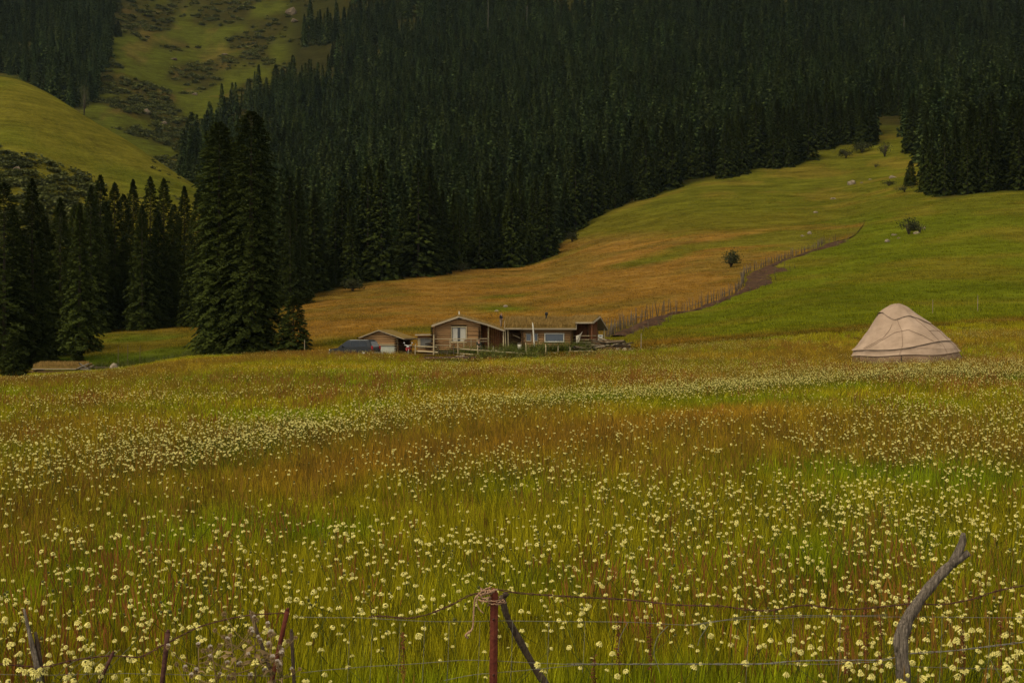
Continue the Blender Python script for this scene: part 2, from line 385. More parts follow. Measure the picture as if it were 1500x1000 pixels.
# ------------------------------------------------------------------ what grows where
FENCE = [(890, 494), (905, 485), (930, 474), (965, 463), (1010, 454), (1060, 437), (1085, 424), (1091, 402), (1110, 395), (1150, 380), (1195, 365), (1212, 356), (1240, 351), (1262, 334), (1266, 322)]
_fy = np.array([p[1] for p in FENCE][::-1], float); _fx = np.array([p[0] for p in FENCE][::-1], float)
EDGE = [(-400, 476), (0, 476), (290, 474), (300, 455), (410, 445), (440, 437), (500, 424), (600, 408), (700, 396), (790, 384), (815, 368), (835, 348), (870, 322), (905, 307), (964, 286), (1016, 268), (1072, 260), (1116, 250), (1180, 242), (1190, 225), (1232, 211), (1242, 214), (1278, 217), (1282, 172), (1324, 170), (1330, 224), (1352, 230), (1358, 284), (1380, 294), (1425, 286), (1500, 280), (1900, 268)]
EPX = np.array([e[0] for e in EDGE], float); EPY = np.array([e[1] for e in EDGE], float)
EY = np.array([Yat(a, c, 200, 900) for a, c in EDGE])
def edge_Y(px): return np.interp(px, EPX, EY)

def turf(x, Y):
    """base colour of the ground (linear) by place"""
    Yc = np.maximum(Y, 9.5); px = 750+x/Yc*F; py = ang(px, Yc)
    w = (fbm(x/14, Y/14, 2., 4)-.5); w2 = (fbm(x/45, Y/45, 5., 4)-.5)
    pj = px+w*60; qj = py+w*26
    def c3(*c): return np.array(c)[None, :]
    def mixc(a, bcol, t): return a*(1-t[:, None])+bcol*t[:, None]
    n = len(x)
    base = np.repeat(c3(.080, .062, .012), n, 0)                                   # meadow thatch
    base = mixc(base, c3(.055, .060, .010), sstep(-.12, .16, w2))
    # tan hill behind the houses
    tan = np.repeat(c3(.192, .112, .036), n, 0)
    tan = mixc(tan, c3(.140, .096, .030), sstep(-.05, .2, w))
    g1 = sstep(352, 335, qj+(px-1000)*.06)                                          # greener higher up
    tan = mixc(tan, c3(.098, .094, .016), g1)
    tan = mixc(tan, c3(.082, .098, .014), sstep(.10, .22, w2)*.8)
    tan = mixc(tan, c3(.175, .125, .03), sstep(.12, .24, w2)*g1*.0)
    t_far = sstep(128, 152, Y)*sstep(380, 470, px)
    base = mixc(base, tan, t_far)
    # greener hollow behind the garage, patch above the cabin
    base = mixc(base, c3(.075, .105, .012), np.exp(-((px-500)/45)**2-((py-503)/9)**2)*.8)
    base = mixc(base, c3(.085, .115, .013), np.exp(-((px-735)/42)**2-((py-452)/5)**2)*.9)
    base = mixc(base, c3(.08, .10, .012), np.exp(-((px-630)/50)**2-((py-484)/6)**2)*.6)
    # green pasture right of the stake fence
    fx = np.interp(py, _fy, _fx, left=1290, right=870)
    bnd = np.interp(px, [880, 940, 1000, 1100, 1200, 1300, 1500], [512, 502, 496, 491, 484, 474, 466])
    past = np.repeat(c3(.099, .118, .0125), n, 0)
    past = mixc(past, c3(.122, .115, .019), sstep(-.08, .2, w)); past = mixc(past, c3(.084, .106, .011), sstep(.05, .2, w2)*.8)
    pm = sstep(-2, 6, px-fx+w*14)*sstep(3, -4, py-bnd+w*14)*sstep(105, 120, Y)
    pm = np.where(py < 322, np.maximum(pm*0, sstep(1240, 1300, px)*1.0), pm)
    pm = pm*sstep(100, 118, Y)
    base = mixc(base, past, pm)
    # upper pasture by the forest
    up = np.repeat(c3(.090, .096, .0145), n, 0); up = mixc(up, c3(.125, .105, .022), sstep(.0, .2, w))
    base = mixc(base, up, sstep(325, 300, py)*sstep(820, 900, px)*.85)
    # hollow on the left
    lf = sstep(420, 330, px)*sstep(120, 165, Y)
    val = np.repeat(c3(.110, .092, .017), n, 0); val = mixc(val, c3(.070, .090, .013), sstep(-.08, .12, w)); val = mixc(val, c3(.15, .098, .024), sstep(497, 482, py)*.8)
    val = mixc(val, c3(.045, .07, .010), np.exp(-((py-527)/5)**2))
    base = mixc(base, val, lf)
    # the bare spur and the mountain behind it
    sp = np.repeat(c3(.105, .100, .019), n, 0); sp = mixc(sp, c3(.080, .092, .015), sstep(-.1, .15, w2))
    spm = sstep(500, 400, px)*sstep(300, 345, Y); base = mixc(base, sp, spm)
    fm = np.repeat(c3(.056, .066, .0135), n, 0); ww = fbm(x/30, Y/60, 9., 5)-.5  # far mountain: cloud shade put into a darker ground colour
    fm = mixc(fm, c3(.032, .030, .0115), sstep(-.12, .10, ww)); fm = mixc(fm, c3(.10, .072, .03), sstep(.13, .22, fbm(x/18, Y/25, 4., 4)-.5)*.5)
    fmm = sstep(560, 640, Y); base = mixc(base, fm, fmm)
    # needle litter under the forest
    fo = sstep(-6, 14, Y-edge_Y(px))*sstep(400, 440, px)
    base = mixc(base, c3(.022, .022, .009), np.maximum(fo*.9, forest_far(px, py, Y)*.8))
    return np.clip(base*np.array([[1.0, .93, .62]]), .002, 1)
_LB_Y = np.array([-60, 0, 40, 80, 115, 140, 165, 200, 262, 275], float); _LB_X = np.array([480, 468, 448, 440, 428, 418, 330, 318, 258, 262], float)
_UL_X = np.array([-400, 0, 60, 105, 120, 150, 160, 168, 172, 173], float); _UL_Y = np.array([95, 104, 128, 158, 160, 125, 95, 40, 0, -60], float)
def forest_far(px, py, Y):
    right = (px > np.interp(py, _LB_Y, _LB_X)) & (Y > 600) & (px < 560)
    left = (px < 172) & (py < np.interp(px, _UL_X, _UL_Y)) & (Y > 600)
    return (right | left).astype(float)

# ------------------------------------------------------------------ ground sheet
rows = np.concatenate([np.linspace(-80, 2, 12), np.linspace(3, 9, 12), np.exp(np.linspace(math.log(9.5), math.log(2900), 560))])
ncol = 440
sx = np.linspace(-1, 1, ncol); sx = np.sign(sx)*(np.abs(sx)*.62+.38*np.abs(sx)**3)
gx = (sx[None]*(np.maximum(rows, 0)[:, None]*.72+22)); gy = np.repeat(rows[:, None], ncol, 1)
vx, vy = gx.ravel(), gy.ravel(); vz = ground_z(vx, vy)
ii = np.arange(len(rows)-1)[:, None]*ncol+np.arange(ncol-1)[None]
quads = np.stack([ii, ii+1, ii+ncol+1, ii+ncol], -1).reshape(-1, 4)
gm = np_mesh('ground', np.stack([vx, vy, vz], 1), quads, smooth=True)
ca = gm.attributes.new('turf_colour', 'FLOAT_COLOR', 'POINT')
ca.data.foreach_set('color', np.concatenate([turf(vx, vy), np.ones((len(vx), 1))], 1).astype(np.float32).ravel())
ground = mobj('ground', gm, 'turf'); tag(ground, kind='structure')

# ------------------------------------------------------------------ spruces
def crown_mesh(name, seed, H, Rad, nb, ns, leaf, low=.05, power=.8, droop=.55, top_round=0.0, ragged=.3):
    r = np.random.default_rng(seed)
    t = low+(1-low)*(np.arange(nb)+r.random(nb))/nb
    t = low+(1-low)*((t-low)/(1-low))**1.12
    az = np.arange(nb)*2.39996+r.normal(0, .35, nb)
    prof = (1-t)**power*(1-top_round)+top_round*np.sqrt(np.clip(1-t**4, 0, 1))
    prof = prof*np.clip((t-low)/.06+.72, 0, 1)
    lump = .82+.36*vnoise(az*1.3+seed, t*9, seed)                      # bulges and hollows
    Lb = Rad*prof*(1-ragged+ragged*1.35*r.random(nb))*lump+.12*leaf
    f = .22+.78*np.sqrt(r.random((nb, ns)))
    out = np.stack([np.cos(az), np.sin(az), np.zeros(nb)], 1); lat = np.stack([-np.sin(az), np.cos(az), np.zeros(nb)], 1)
    s0 = -.10+.75*t**2
    side = r.uniform(-1, 1, (nb, ns))*(1.12-f)*.55*Lb[:, None]
    zz = (t*H)[:, None]+Lb[:, None]*(s0[:, None]*f-droop*.55*f*f)+r.normal(0, .12*leaf, (nb, ns))
    pos = out[:, None]*(Lb[:, None]*f)[..., None]+lat[:, None]*side[..., None]; pos[..., 2] += zz
    d = out[:, None]*1.0+lat[:, None]*(r.normal(0, .55, (nb, ns)))[..., None]
    d[..., 2] += -droop*(.5+.9*r.random((nb, ns)))+(.9*t[:, None]**3)
    d /= np.linalg.norm(d, axis=-1, keepdims=True)
    w = np.cross(d, np.array([0, 0, 1.])); w /= np.linalg.norm(w, axis=-1, keepdims=True)+1e-6
    u = np.cross(w, d); roll = r.normal(0, .6, (nb, ns))[..., None]
    w, u = w*np.cos(roll)+u*np.sin(roll), u*np.cos(roll)-w*np.sin(roll)
    ln = (leaf*r.uniform(.6, 1.35, (nb, ns))*(1-.45*t[:, None]))[..., None]; wd = ln*r.uniform(.26, .44, (nb, ns))[..., None]
    p0 = pos-d*ln*.4; p2 = pos+d*ln*.6; p1 = pos+w*wd-u*wd*.35; p3 = pos-w*wd-u*wd*.35
    v = np.stack([p0, p1, p2, p3], 2).reshape(-1, 3)
    q = np.arange(nb*ns)[:, None]*4
    fc = np.concatenate([q+[0, 1, 2], q+[0, 2, 3]])
    shade = np.clip(r.normal(.40, .13, (nb, ns))+.45*(f-.7)+.06*r.normal(0, 1, (nb, 1)), 0, 1)  # crown shading painted into leaf colour: inner sprays darker, outer ones lighter
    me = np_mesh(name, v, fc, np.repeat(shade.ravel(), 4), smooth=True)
    nr_ = out[:, None]*.8+r.normal(0, .22, (nb, ns, 3)); nr_[..., 2] += .7
    nr_ /= np.linalg.norm(nr_, axis=-1, keepdims=True)
    me.normals_split_custom_set_from_vertices(np.repeat(nr_.reshape(-1, 3), 4, 0).tolist())   # needles shade as part of a rounded bough
    return me
def trunk_mesh(name, H, r0):
    zs = np.linspace(-.6, H*.97, 9)
    return tube_mesh(name, [([(0.03*math.sin(z), .03*math.cos(z*1.3), z) for z in zs], [max(.02, r0*(1-max(z, 0)/H)+(.12*r0 if z < .5 else 0)) for z in zs])], 7)

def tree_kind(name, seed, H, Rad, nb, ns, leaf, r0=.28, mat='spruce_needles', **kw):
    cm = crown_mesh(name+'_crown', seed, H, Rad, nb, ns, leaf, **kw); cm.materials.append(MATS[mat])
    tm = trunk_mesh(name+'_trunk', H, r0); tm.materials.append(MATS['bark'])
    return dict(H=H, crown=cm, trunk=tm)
NEAR = [tree_kind('spruce_near_%d' % k, 20+k, 22, (4.0, 3.5, 4.3, 3.8)[k], 560, 52, .34, .3, power=(.7, .78, .62, .72)[k], low=.04, top_round=.03) for k in range(4)]
EDGEK = [tree_kind('spruce_edge_%d' % k, 40+k, 22, (3.8, 3.3, 4.1, 3.5)[k], 230, 20, .85, .26, power=(.75, .9, .7, .8)[k], low=.03) for k in range(4)]
def put_tree(kind, base, H, label, group=None, wide=1.0, name='spruce_tree', cat='tree'):
    s = H/kind['H']
    t = thing(name, label, cat, base, random.uniform(0, 6.28), group)
    t.scale = (s*wide, s*wide, s)
    mobj('trunk', kind['trunk'], None, t); mobj('crown', kind['crown'], None, t)
    return t

# the two old spruces by the yard, and the cone beside them
BIGA = tree_kind('spruce_old_a', 3, 29, 3.0, 1050, 62, .33, .45, power=.42, low=.015, top_round=.98, droop=.8)
BIGB = tree_kind('spruce_old_b', 4, 30, 3.15, 1050, 62, .33, .5, power=.40, low=.02, top_round=1.0, droop=.8)
def by_px(px, top, Y, sink=.15):
    g_ = G(px, Y, -sink); return g_, (500-top)/F*Y-g_.z
g_, h_ = by_px(321, 180, 177); put_tree(BIGA, g_, h_, 'left and shorter of the two huge old spruces grown together beside the yard', wide=1.16)
g_, h_ = by_px(368, 164, 174); put_tree(BIGB, g_, h_, 'right and taller of the two huge old spruces grown together beside the yard', wide=1.16)
CONE = tree_kind('spruce_cone', 9, 6.5, 1.9, 300, 34, .27, .12, power=.62, low=.02)
g_, h_ = by_px(430, 434, 168); put_tree(CONE, g_, h_, 'small full cone shaped spruce at the right foot of the two huge old spruces', wide=1.4)
g_, h_ = by_px(20, 492, 150); put_tree(CONE, g_, h_, 'small young spruce standing in front of the sunken sod roofed shed', wide=1.35)
g_, h_ = by_px(1334, 236, Yat(1334, 273, 200, 700)); put_tree(CONE, g_, h_, 'lone small pointed spruce on the green slope below the right forest', wide=1.15)
g_, h_ = by_px(173, 31, Yat(172, 57, 650, 1500)); put_tree(CONE, g_, h_, 'small lone spruce beside the dark wood on the far mountain', wide=1.1)
g_, h_ = by_px(404, 95, Yat(404, 133, 650, 1500)); put_tree(CONE, g_, h_, 'lone spruce on the scrubby far mountain slope above the main forest', wide=1.0)

# the group in the hollow on the left
for px, top, Y, wd in [(-30, 285, 190, 1.2), (6, 268, 188, 1.15), (47, 262, 192, 1.05), (66, 318, 205, .95), (88, 290, 205, 1.0), (-62, 270, 200, 1.2)]:
    g_, h_ = by_px(px, top, Y); put_tree(NEAR[int(px) % 4], g_, h_, 'tall dense spruce standing behind the sunken sod roofed shed', 'spruces behind the sunken shed', wd)
LONGLEG = tree_kind('spruce_leg', 14, 20, 3.1, 460, 48, .34, .35, power=.75, low=.15)
g_, h_ = by_px(117, 298, 182); put_tree(LONGLEG, g_, h_, 'spruce with bare lower trunk and a leafy skirt beside the sunken shed')
g_, h_ = by_px(113, 482, 181); put_tree(CONE, g_, h_, 'short bushy spruce under the crown of a taller spruce by the sunken shed', wide=.8)
for k, (px, top) in enumerate([(133, 272), (147, 257), (168, 268), (181, 285), (195, 263), (220, 259), (240, 262), (255, 300), (270, 273), (290, 279), (305, 300), (110, 300), (158, 300), (208, 300), (232, 310), (60, 300), (20, 300), (425, 300), (440, 330)]):
    Y = 236+(k*37 % 30) if px < 400 else 250+k*2
    g_, h_ = by_px(px, top, Y); put_tree(NEAR[(k*3+1) % 4], g_, h_, 'dark spruce in the tall row closing off the hollow meadow', 'spruce row at the back of the hollow', .95 if k % 2 else 1.1)

# the forest: scattered trees, the 250 at its front edge built one by one
sp_ = 6.0
cand = []
Yv = 285.0
while Yv < 1750:
    w0 = (-150-750)/F*Yv; w1 = (1650-750)/F*Yv
    step = sp_*(1+.35*sstep(600, 1300, Yv))
    xs = np.arange(w0, w1, float(step)); cand.append(np.stack([xs+rng.uniform(-.48, .48, len(xs))*step, Yv+rng.uniform(-.48, .48, len(xs))*step], 1))
    Yv += float(step)
cand = np.concatenate(cand); fx_, fY_ = cand[:, 0], cand[:, 1]
fpx = 750+fx_/fY_*F; fpy = ang(fpx, fY_)
eY = edge_Y(fpx+rng.normal(0, 4, len(fpx)))
inside = (fpx > 408) & (fY_ > eY) & (fpx > np.interp(fpy, _LB_Y, _LB_X))
inside |= (fpx > 300) & (fpx <= 420) & (fY_ > 290) & (fpy > 262) & (fY_ < 560)
inside |= forest_far(fpx, fpy, fY_) > .5
inside &= ~((fpx < 420) & (fY_ < 600) & (fpx < 300))
clear = np.exp(-((fpx-1338)/9)**2-((fpy-150)/22)**2)+np.exp(-((fpx-1372)/10)**2-((fpy-150)/20)**2)
clear += np.exp(-((fpx-607)/16)**2-((fpy-42)/20)**2)+np.exp(-((fpx-660)/26)**2-((fpy-60)/9)**2)+np.exp(-((fpx-850)/30)**2-((fpy-12)/10)**2)*.8+np.exp(-((fpx-520)/7)**2-((fpy-125)/14)**2)
inside &= clear < .55
inside &= fbm(fx_/40, fY_/40, 6., 3) > np.where((fpx > 400) & (fpx < 680) & (fpy < 130), .30+.16*sstep(680, 560, fpx), .30)
fx_, fY_, fpx, fpy, eY = [a[inside] for a in (fx_, fY_, fpx, fpy, eY)]
fz_ = ground_z(fx_, fY_)-.3
fH = rng.normal(20.5, 4.2, len(fx_))*(.9+.25*vnoise(fx_/60, fY_/60, 4.))
fH = np.clip(fH, 9, 29)
small = rng.random(len(fx_)) < .12; fH[small] *= .6
back = fY_-eY
near_edge = (back < 26) & (fY_ < 700) & (fpx > 408) & (fpx < 1560)
score = np.where(near_edge, F*fH/fY_*np.clip(1.15-back/30, .1, 1), 0)
order = np.argsort(-score)[:258]
is_ind = np.zeros(len(fx_), bool); is_ind[order] = True
for k in order:
    lab, grp = (('dark spruce at the front edge of the wood right of the grassy gap', 'spruces at the edge of the right wood') if fpx[k] > 1318 else
                ('dark spruce at the lower edge of the hillside forest above the tan field', 'spruces at the lower edge of the forest') if fpx[k] < 845 else
                ('dark spruce at the edge of the hillside forest above the upper green pasture', 'spruces at the upper edge of the forest'))
    put_tree(EDGEK[int(rng.integers(4))], (fx_[k], fY_[k], fz_[k]), float(fH[k]), lab, grp, float(rng.uniform(.85, 1.2)))
rest = ~is_ind
def merged_far(k):
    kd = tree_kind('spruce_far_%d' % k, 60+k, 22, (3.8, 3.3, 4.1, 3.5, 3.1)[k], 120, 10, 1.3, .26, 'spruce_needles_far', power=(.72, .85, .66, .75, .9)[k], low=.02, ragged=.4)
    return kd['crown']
FAR = [merged_far(k) for k in range(5)]
nr = int(rest.sum()); sc3 = np.stack([fH[rest]/22*rng.uniform(.85, 1.2, nr)]*2+[fH[rest]/22], 1)
tn = .65+.65*rng.random((nr, 1)); yel = rng.random((nr, 1))
tn = tn*(.72+.56*fbm(fx_[rest]/75, fY_[rest]/75, 71., 3))[:, None]
tn = tn*np.concatenate([1+.22*yel, np.ones((nr, 1)), 1-.1*yel], 1)
scatter('spruce_forest', np.stack([fx_[rest], fY_[rest], fz_[rest]], 1), FAR, sc3, np.stack([np.zeros(nr), np.zeros(nr), rng.uniform(0, 6.28, nr)], 1), rng.integers(0, 5, nr), tn,
        'dense dark spruce forest covering the mountain slopes behind the pasture', 'forest')

# dead standing trunks and a bare tree
def dead_tree(px, top, base, Y, label, group, r=.28):
    h = (base-top)/F*Y; t = thing('dead_tree', label, 'dead tree', P(px, base, Y), 0, group)
    rr = random.Random(px)
    zs = np.linspace(0, h, 8)
    mobj('trunk', tube_mesh('dead_trunk', [([(.15*math.sin(z*.3), .1*math.sin(z*.23), z) for z in zs], [r*(1-z/h*.85) for z in zs])], 6), 'dead_bark', t)
    for k in range(9):
        z = h*rr.uniform(.35, .95); a = rr.uniform(0, 6.28); l_ = rr.uniform(.5, 1.6)
        mobj('branch', tube_mesh('dead_branch', [([(0, 0, z), (math.cos(a)*l_*.6, math.sin(a)*l_*.6, z+.1), (math.cos(a)*l_, math.sin(a)*l_, z-.1)], [.06, .04, .015])], 4), 'dead_bark', t)
for px, top, base in [(715, -8, 50), (558, 285, 345), (1324, 22, 70), (1393, 132, 172), (772, 8, 40)]:
    Y = Yat(px, base+18, 250, 1400)
    dead_tree(px, top, base+18, Y, 'pale dead spruce trunk standing bare among the dark forest', 'dead trunks in the forest', .12+Y/5200)

# ------------------------------------------------------------------ bushes, scrub, stones on the slopes
def bush_mesh(name, seed, n, leaf, flat=.75):
    r = np.random.default_rng(seed)
    cl = r.normal(0, .42, (9, 3)); cl[:, 2] = np.abs(cl[:, 2])*flat+.25
    c_ = cl[r.integers(0, 9, n)]; p = c_+r.normal(0, .26, (n, 3)); p[:, 2] = np.clip(p[:, 2], .02, None)
    d = r.normal(0, 1, (n, 3)); d /= np.linalg.norm(d, axis=1)[:, None]; w = np.cross(d, r.normal(0, 1, (n, 3))); w /= np.linalg.norm(w, axis=1)[:, None]
    l_ = leaf*r.uniform(.6, 1.3, (n, 1))
    v = np.stack([p-d*l_*.5, p+w*l_*.35, p+d*l_*.5, p-w*l_*.35], 1).reshape(-1, 3); q = np.arange(n)[:, None]*4
    return np_mesh(name, v, np.concatenate([q+[0, 1, 2], q+[0, 2, 3]]), np.repeat(np.clip(r.normal(.45, .25, n), 0, 1), 4))
SCR = []
for k in range(4):
    me = bush_mesh('scrub_%d' % k, 80+k, 110, .5, .5); me.materials.append(MATS['shrub_leaves']); SCR.append(me)
# juniper and brush on the far mountain and at the spur's foot
n = 9000
sx_, sY_ = None, None
Yr = np.exp(rng.uniform(math.log(640), math.log(1650), n)); pr = rng.uniform(90, 480, n); xr = (pr-750)/F*Yr; pyr = ang(pr, Yr)
cl_ = fbm(xr/30, Yr/60, 9., 5)-.5
keep = (forest_far(pr, pyr, Yr) < .5) & (cl_+rng.normal(0, .06, n) > .045)
Y2 = rng.uniform(330, 435, 900); p2 = rng.uniform(-60, 150, 900); x2 = (p2-750)/F*Y2; py2 = ang(p2, Y2)
k2 = (py2 > np.interp(p2, [-60, 0, 60, 130, 150], [215, 222, 238, 262, 275])+rng.normal(0, 6, 900))
Y3 = rng.uniform(380, 520, 30); p3 = rng.uniform(190, 290, 30); x3 = (p3-750)/F*Y3
xs = np.concatenate([xr[keep], x2[k2], x3]); Ys = np.concatenate([Yr[keep], Y2[k2], Y3]); ns_ = len(xs)
szs = np.concatenate([rng.uniform(.8, 2.7, keep.sum()), rng.uniform(.9, 2.2, k2.sum()), rng.uniform(.5, 1.0, 30)])
tn = .7+.7*rng.random((ns_, 1))*np.array([[1.15, 1., .9]])
scatter('juniper_scrub', np.stack([xs, Ys, ground_z(xs, Ys)-.1], 1), SCR, np.stack([szs*1.3, szs*1.3, szs*.7], 1), np.stack([np.zeros(ns_)]*2+[rng.uniform(0, 6.28, ns_)], 1), rng.integers(0, 4, ns_), tn,
        'low dark juniper scrub patching the far mountain slope', 'scrub')

def branchy_bush(label, px, base, w, h, Y=None, name='bush', seed=1, n=900, bare=False):
    Y = Y or Yat(px, base, 130, 900); s = F/Y; W = w/s; Hh = h/s
    t = thing(name, label, 'bush', G(px, Y, -.05))
    rr = random.Random(seed); paths = []
    for k in range(9):
        a = rr.uniform(0, 6.28); o = rr.uniform(.2, .75)
        paths.append(([(0, 0, 0), (math.cos(a)*W*.2*o, math.sin(a)*W*.2*o, Hh*.35), (math.cos(a)*W*.45*o, math.sin(a)*W*.45*o, Hh*rr.uniform(.6, .85))], [q*(.010 if bare else .035)*Hh for q in (1, .63, .23)]))
    mobj('stems', tube_mesh('bush_stems', paths, 5), 'bark', t)
    me = bush_mesh('bush_leaves', seed, n, .16); co = np.empty(len(me.vertices)*3, np.float32); me.vertices.foreach_get('co', co); co = co.reshape(-1, 3)
    lo, hi = np.percentile(co, 1, 0), np.percentile(co, 99, 0); co = (co-lo)/(hi-lo); co = (co-[.5, .5, 0])*[W, W, Hh*.78]+[0, 0, Hh*.24]
    me.vertices.foreach_set('co', co.astype(np.float32).ravel()); me.update()
    mobj('crown', me, 'bush_leaves', t)
    return t
branchy_bush('round leafy bush alone on the tan field above the stake fence', 1071, 392, 27, 25, seed=1, n=1000)
branchy_bush('wide dark bush standing alone on the green pasture beside pale stones', 1331, 343, 26, 24, seed=2)
branchy_bush('ragged low brown bush leaning against the wide dark pasture bush', 1347, 341, 20, 17, seed=3, n=380)
branchy_bush('small flat topped bush below the grassy gap in the forest', 1239, 232, 20, 14, seed=4)
branchy_bush('wide low bush at the foot of the spruces left of the grassy gap', 1262, 222, 30, 15, seed=5)
branchy_bush('loose tall bush in the mouth of the grassy gap', 1296, 230, 21, 22, seed=6, n=500)
branchy_bush('tiny round dark bush on the upper pasture', 1283, 246, 12, 7, seed=7, n=300)
branchy_bush('spreading low bush near the lone small spruce on the slope', 1302, 272, 24, 9, seed=8, n=400)
branchy_bush('low dark bush right at the foot of the lone small spruce', 1325, 282, 26, 10, seed=18, n=500)
branchy_bush('bright green low bush where the tan field meets the forest', 517, 426, 32, 18, seed=9)
branchy_bush('leafy bush at the forest edge below the tallest spruces', 612, 404, 30, 22, seed=10)
branchy_bush('small leafy bush at the forest corner by the tan field', 838, 355, 18, 16, seed=11)
branchy_bush('pale leafy bush tucked against the forest edge above the tan field', 676, 398, 22, 14, seed=12)
branchy_bush('bare reddish tree beside the dark wood on the far mountain', 123, 166, 16, 52, Y=Yat(123, 166, 640, 1300), name='bare_tree', seed=13, n=420, bare=True)

def rock_mesh(seed):
    r = random.Random(seed); bm = bmesh.new(); bmesh.ops.create_icosphere(bm, subdivisions=2, radius=.5)
    for v in bm.verts:
        n_ = v.co.normalized(); k = 1+.28*math.sin(n_.x*3.1+seed)+.2*math.sin(n_.y*4.3+seed*2)+.12*r.uniform(-1, 1)
        v.co = Vector((n_.x*.5*k, n_.y*.42*k, n_.z*.36*k))
    return bm_mesh('rock', bm)
ROCKS = [rock_mesh(k) for k in range(4)]
for me in ROCKS[:3]: me.materials.append(MATS['stone'])
ROCKS[3].materials.append(MATS['stone_dark'])
def rock(px, py, w, h, label, group=None, Y=None, kind=0, name='stone'):
    Y = Y or Yat(px, py+h*.3, 100, 1600); s = F/Y
    o = mobj(name, ROCKS[kind], None, None, G(px, Y, h/s*.12), (0, 0, random.uniform(0, 6.28)), (w/s*1.05, w/s*1.05, h/s*1.5))
    return tag(o, label, 'stone', group)
rock(1247, 268, 12, 8, 'large pale rounded boulder alone on the upper green pasture', name='boulder')
for px, py, w, h in [(1262, 268, 4, 2), (1220, 291, 9, 3), (1195, 311, 9, 3), (1186, 343, 8, 5), (1176, 347, 6, 3), (1275, 262, 4, 2)]:
    rock(px, py, w, h, 'small pale stone lying in the grass of the upper pasture', 'stones on the upper pasture', kind=px % 3)
for px, py, w, h in [(1300, 353, 10, 5), (1310, 344, 8, 3), (1317, 348, 5, 2), (1342, 341, 12, 4), (1354, 335, 5, 3), (1308, 259, 9, 5)]:
    rock(px, py, w, h, 'pale flat stone near the wide dark bush on the green pasture', 'stones near the pasture bush', kind=px % 3)
for px, py, w, h in [(740, 449, 9, 4), (727, 455, 8, 3)]:
    rock(px, py, w, h, 'grey stone on the bright green patch behind the cabins', 'stones on the green patch', kind=1)
for px, py, w, h in [(425, 18, 15, 12), (432, 27, 10, 7), (255, 95, 9, 4), (214, 168, 13, 8), (238, 180, 11, 6), (22, 250, 14, 9), (362, 132, 9, 4), (285, 140, 8, 4), (330, 84, 9, 4)]:
    rock(px, py, w, h, 'brown rock outcrop breaking through the scrubby mountain slope', 'outcrops on the mountain', Y=Yat(px, py, 280 if px < 60 else 640, 1700), kind=3, name='rock_outcrop')

# ------------------------------------------------------------------ dirt track and stake fence up the hill
FLINE = []
for px, py in FENCE:
    Y = Yat(px, py, 120, 600); FLINE.append(((px-750)/F*Y, Y))
FL = pchip(np.arange(len(FLINE)), np.array(FLINE), np.linspace(0, len(FLINE)-1, 240))
def strip(name, line, widths, side, lift):
    """a strip of bare earth lying on the ground along a line, ragged at both edges"""
    line = np.asarray(line); d = np.gradient(line, axis=0); d /= np.linalg.norm(d, axis=1)[:, None]; nrm = np.stack([d[:, 1], -d[:, 0]], 1)
    m_ = 9; V = []
    for i, p in enumerate(line):
        for j in range(m_):
            f = j/(m_-1); wj = widths[i]*(1+.35*(float(vnoise(i*.35, j*.0, 7.))-.5))
            q = p+nrm[i]*(side+wj*f); e = 1-abs(2*f-1)**4
            V.append((q[0], q[1], gz(q[0], q[1])-.16+lift*e+.45*e*(float(vnoise(q[0]*1.3, q[1]*.9, 3.))-.25)))
    ii = np.arange(len(line)-1)[:, None]*m_+np.arange(m_-1)[None]
    return np_mesh(name, V, np.stack([ii, ii+1, ii+m_+1, ii+m_], -1).reshape(-1, 4), smooth=True)
s_ = np.linspace(0, 1, 240)
kx = 750+FL[:, 0]/FL[:, 1]*F
wdt = .8+.7*vnoise(s_*60, s_*0, 12.)+2.8*np.exp(-((kx-925)/28)**2)+6.2*np.exp(-((kx-1099)/14)**2)+3.5*np.exp(-((kx-1205)/12)**2)+.35*vnoise(s_*40, s_*0, 2.)
wdt = wdt*np.where(kx > 1226, .02, 1)
tk = mobj('dirt_track', strip('dirt_track', FL, wdt, .1, .26), 'soil'); tag(tk, kind='structure')
def patch(name, px0, px1, py0, py1):
    V = []; n1, n2 = 26, 14
    for j in range(n2):
        for i in range(n1):
            px = px0+(px1-px0)*i/(n1-1); py = py0+(py1-py0)*j/(n2-1)
            Y = Yat(px, py, 60, 200); x = (px-750)/F*Y
            e = (1-abs(2*i/(n1-1)-1)**3)*(1-abs(2*j/(n2-1)-1)**3); e = min(1, e*1.6)*(0.55+.9*float(vnoise(x*.8, Y*.3, 2.)))
            V.append((x, Y, gz(x, Y)-.12+.22*min(1, e)))
    ii = np.arange(n2-1)[:, None]*n1+np.arange(n1-1)[None]
    return np_mesh(name, V, np.stack([ii, ii+1, ii+n1+1, ii+n1], -1).reshape(-1, 4), smooth=True)
yd = mobj('yard_soil', patch('yard_soil', 612, 705, 517.5, 525.5), 'soil'); tag(yd, kind='structure')

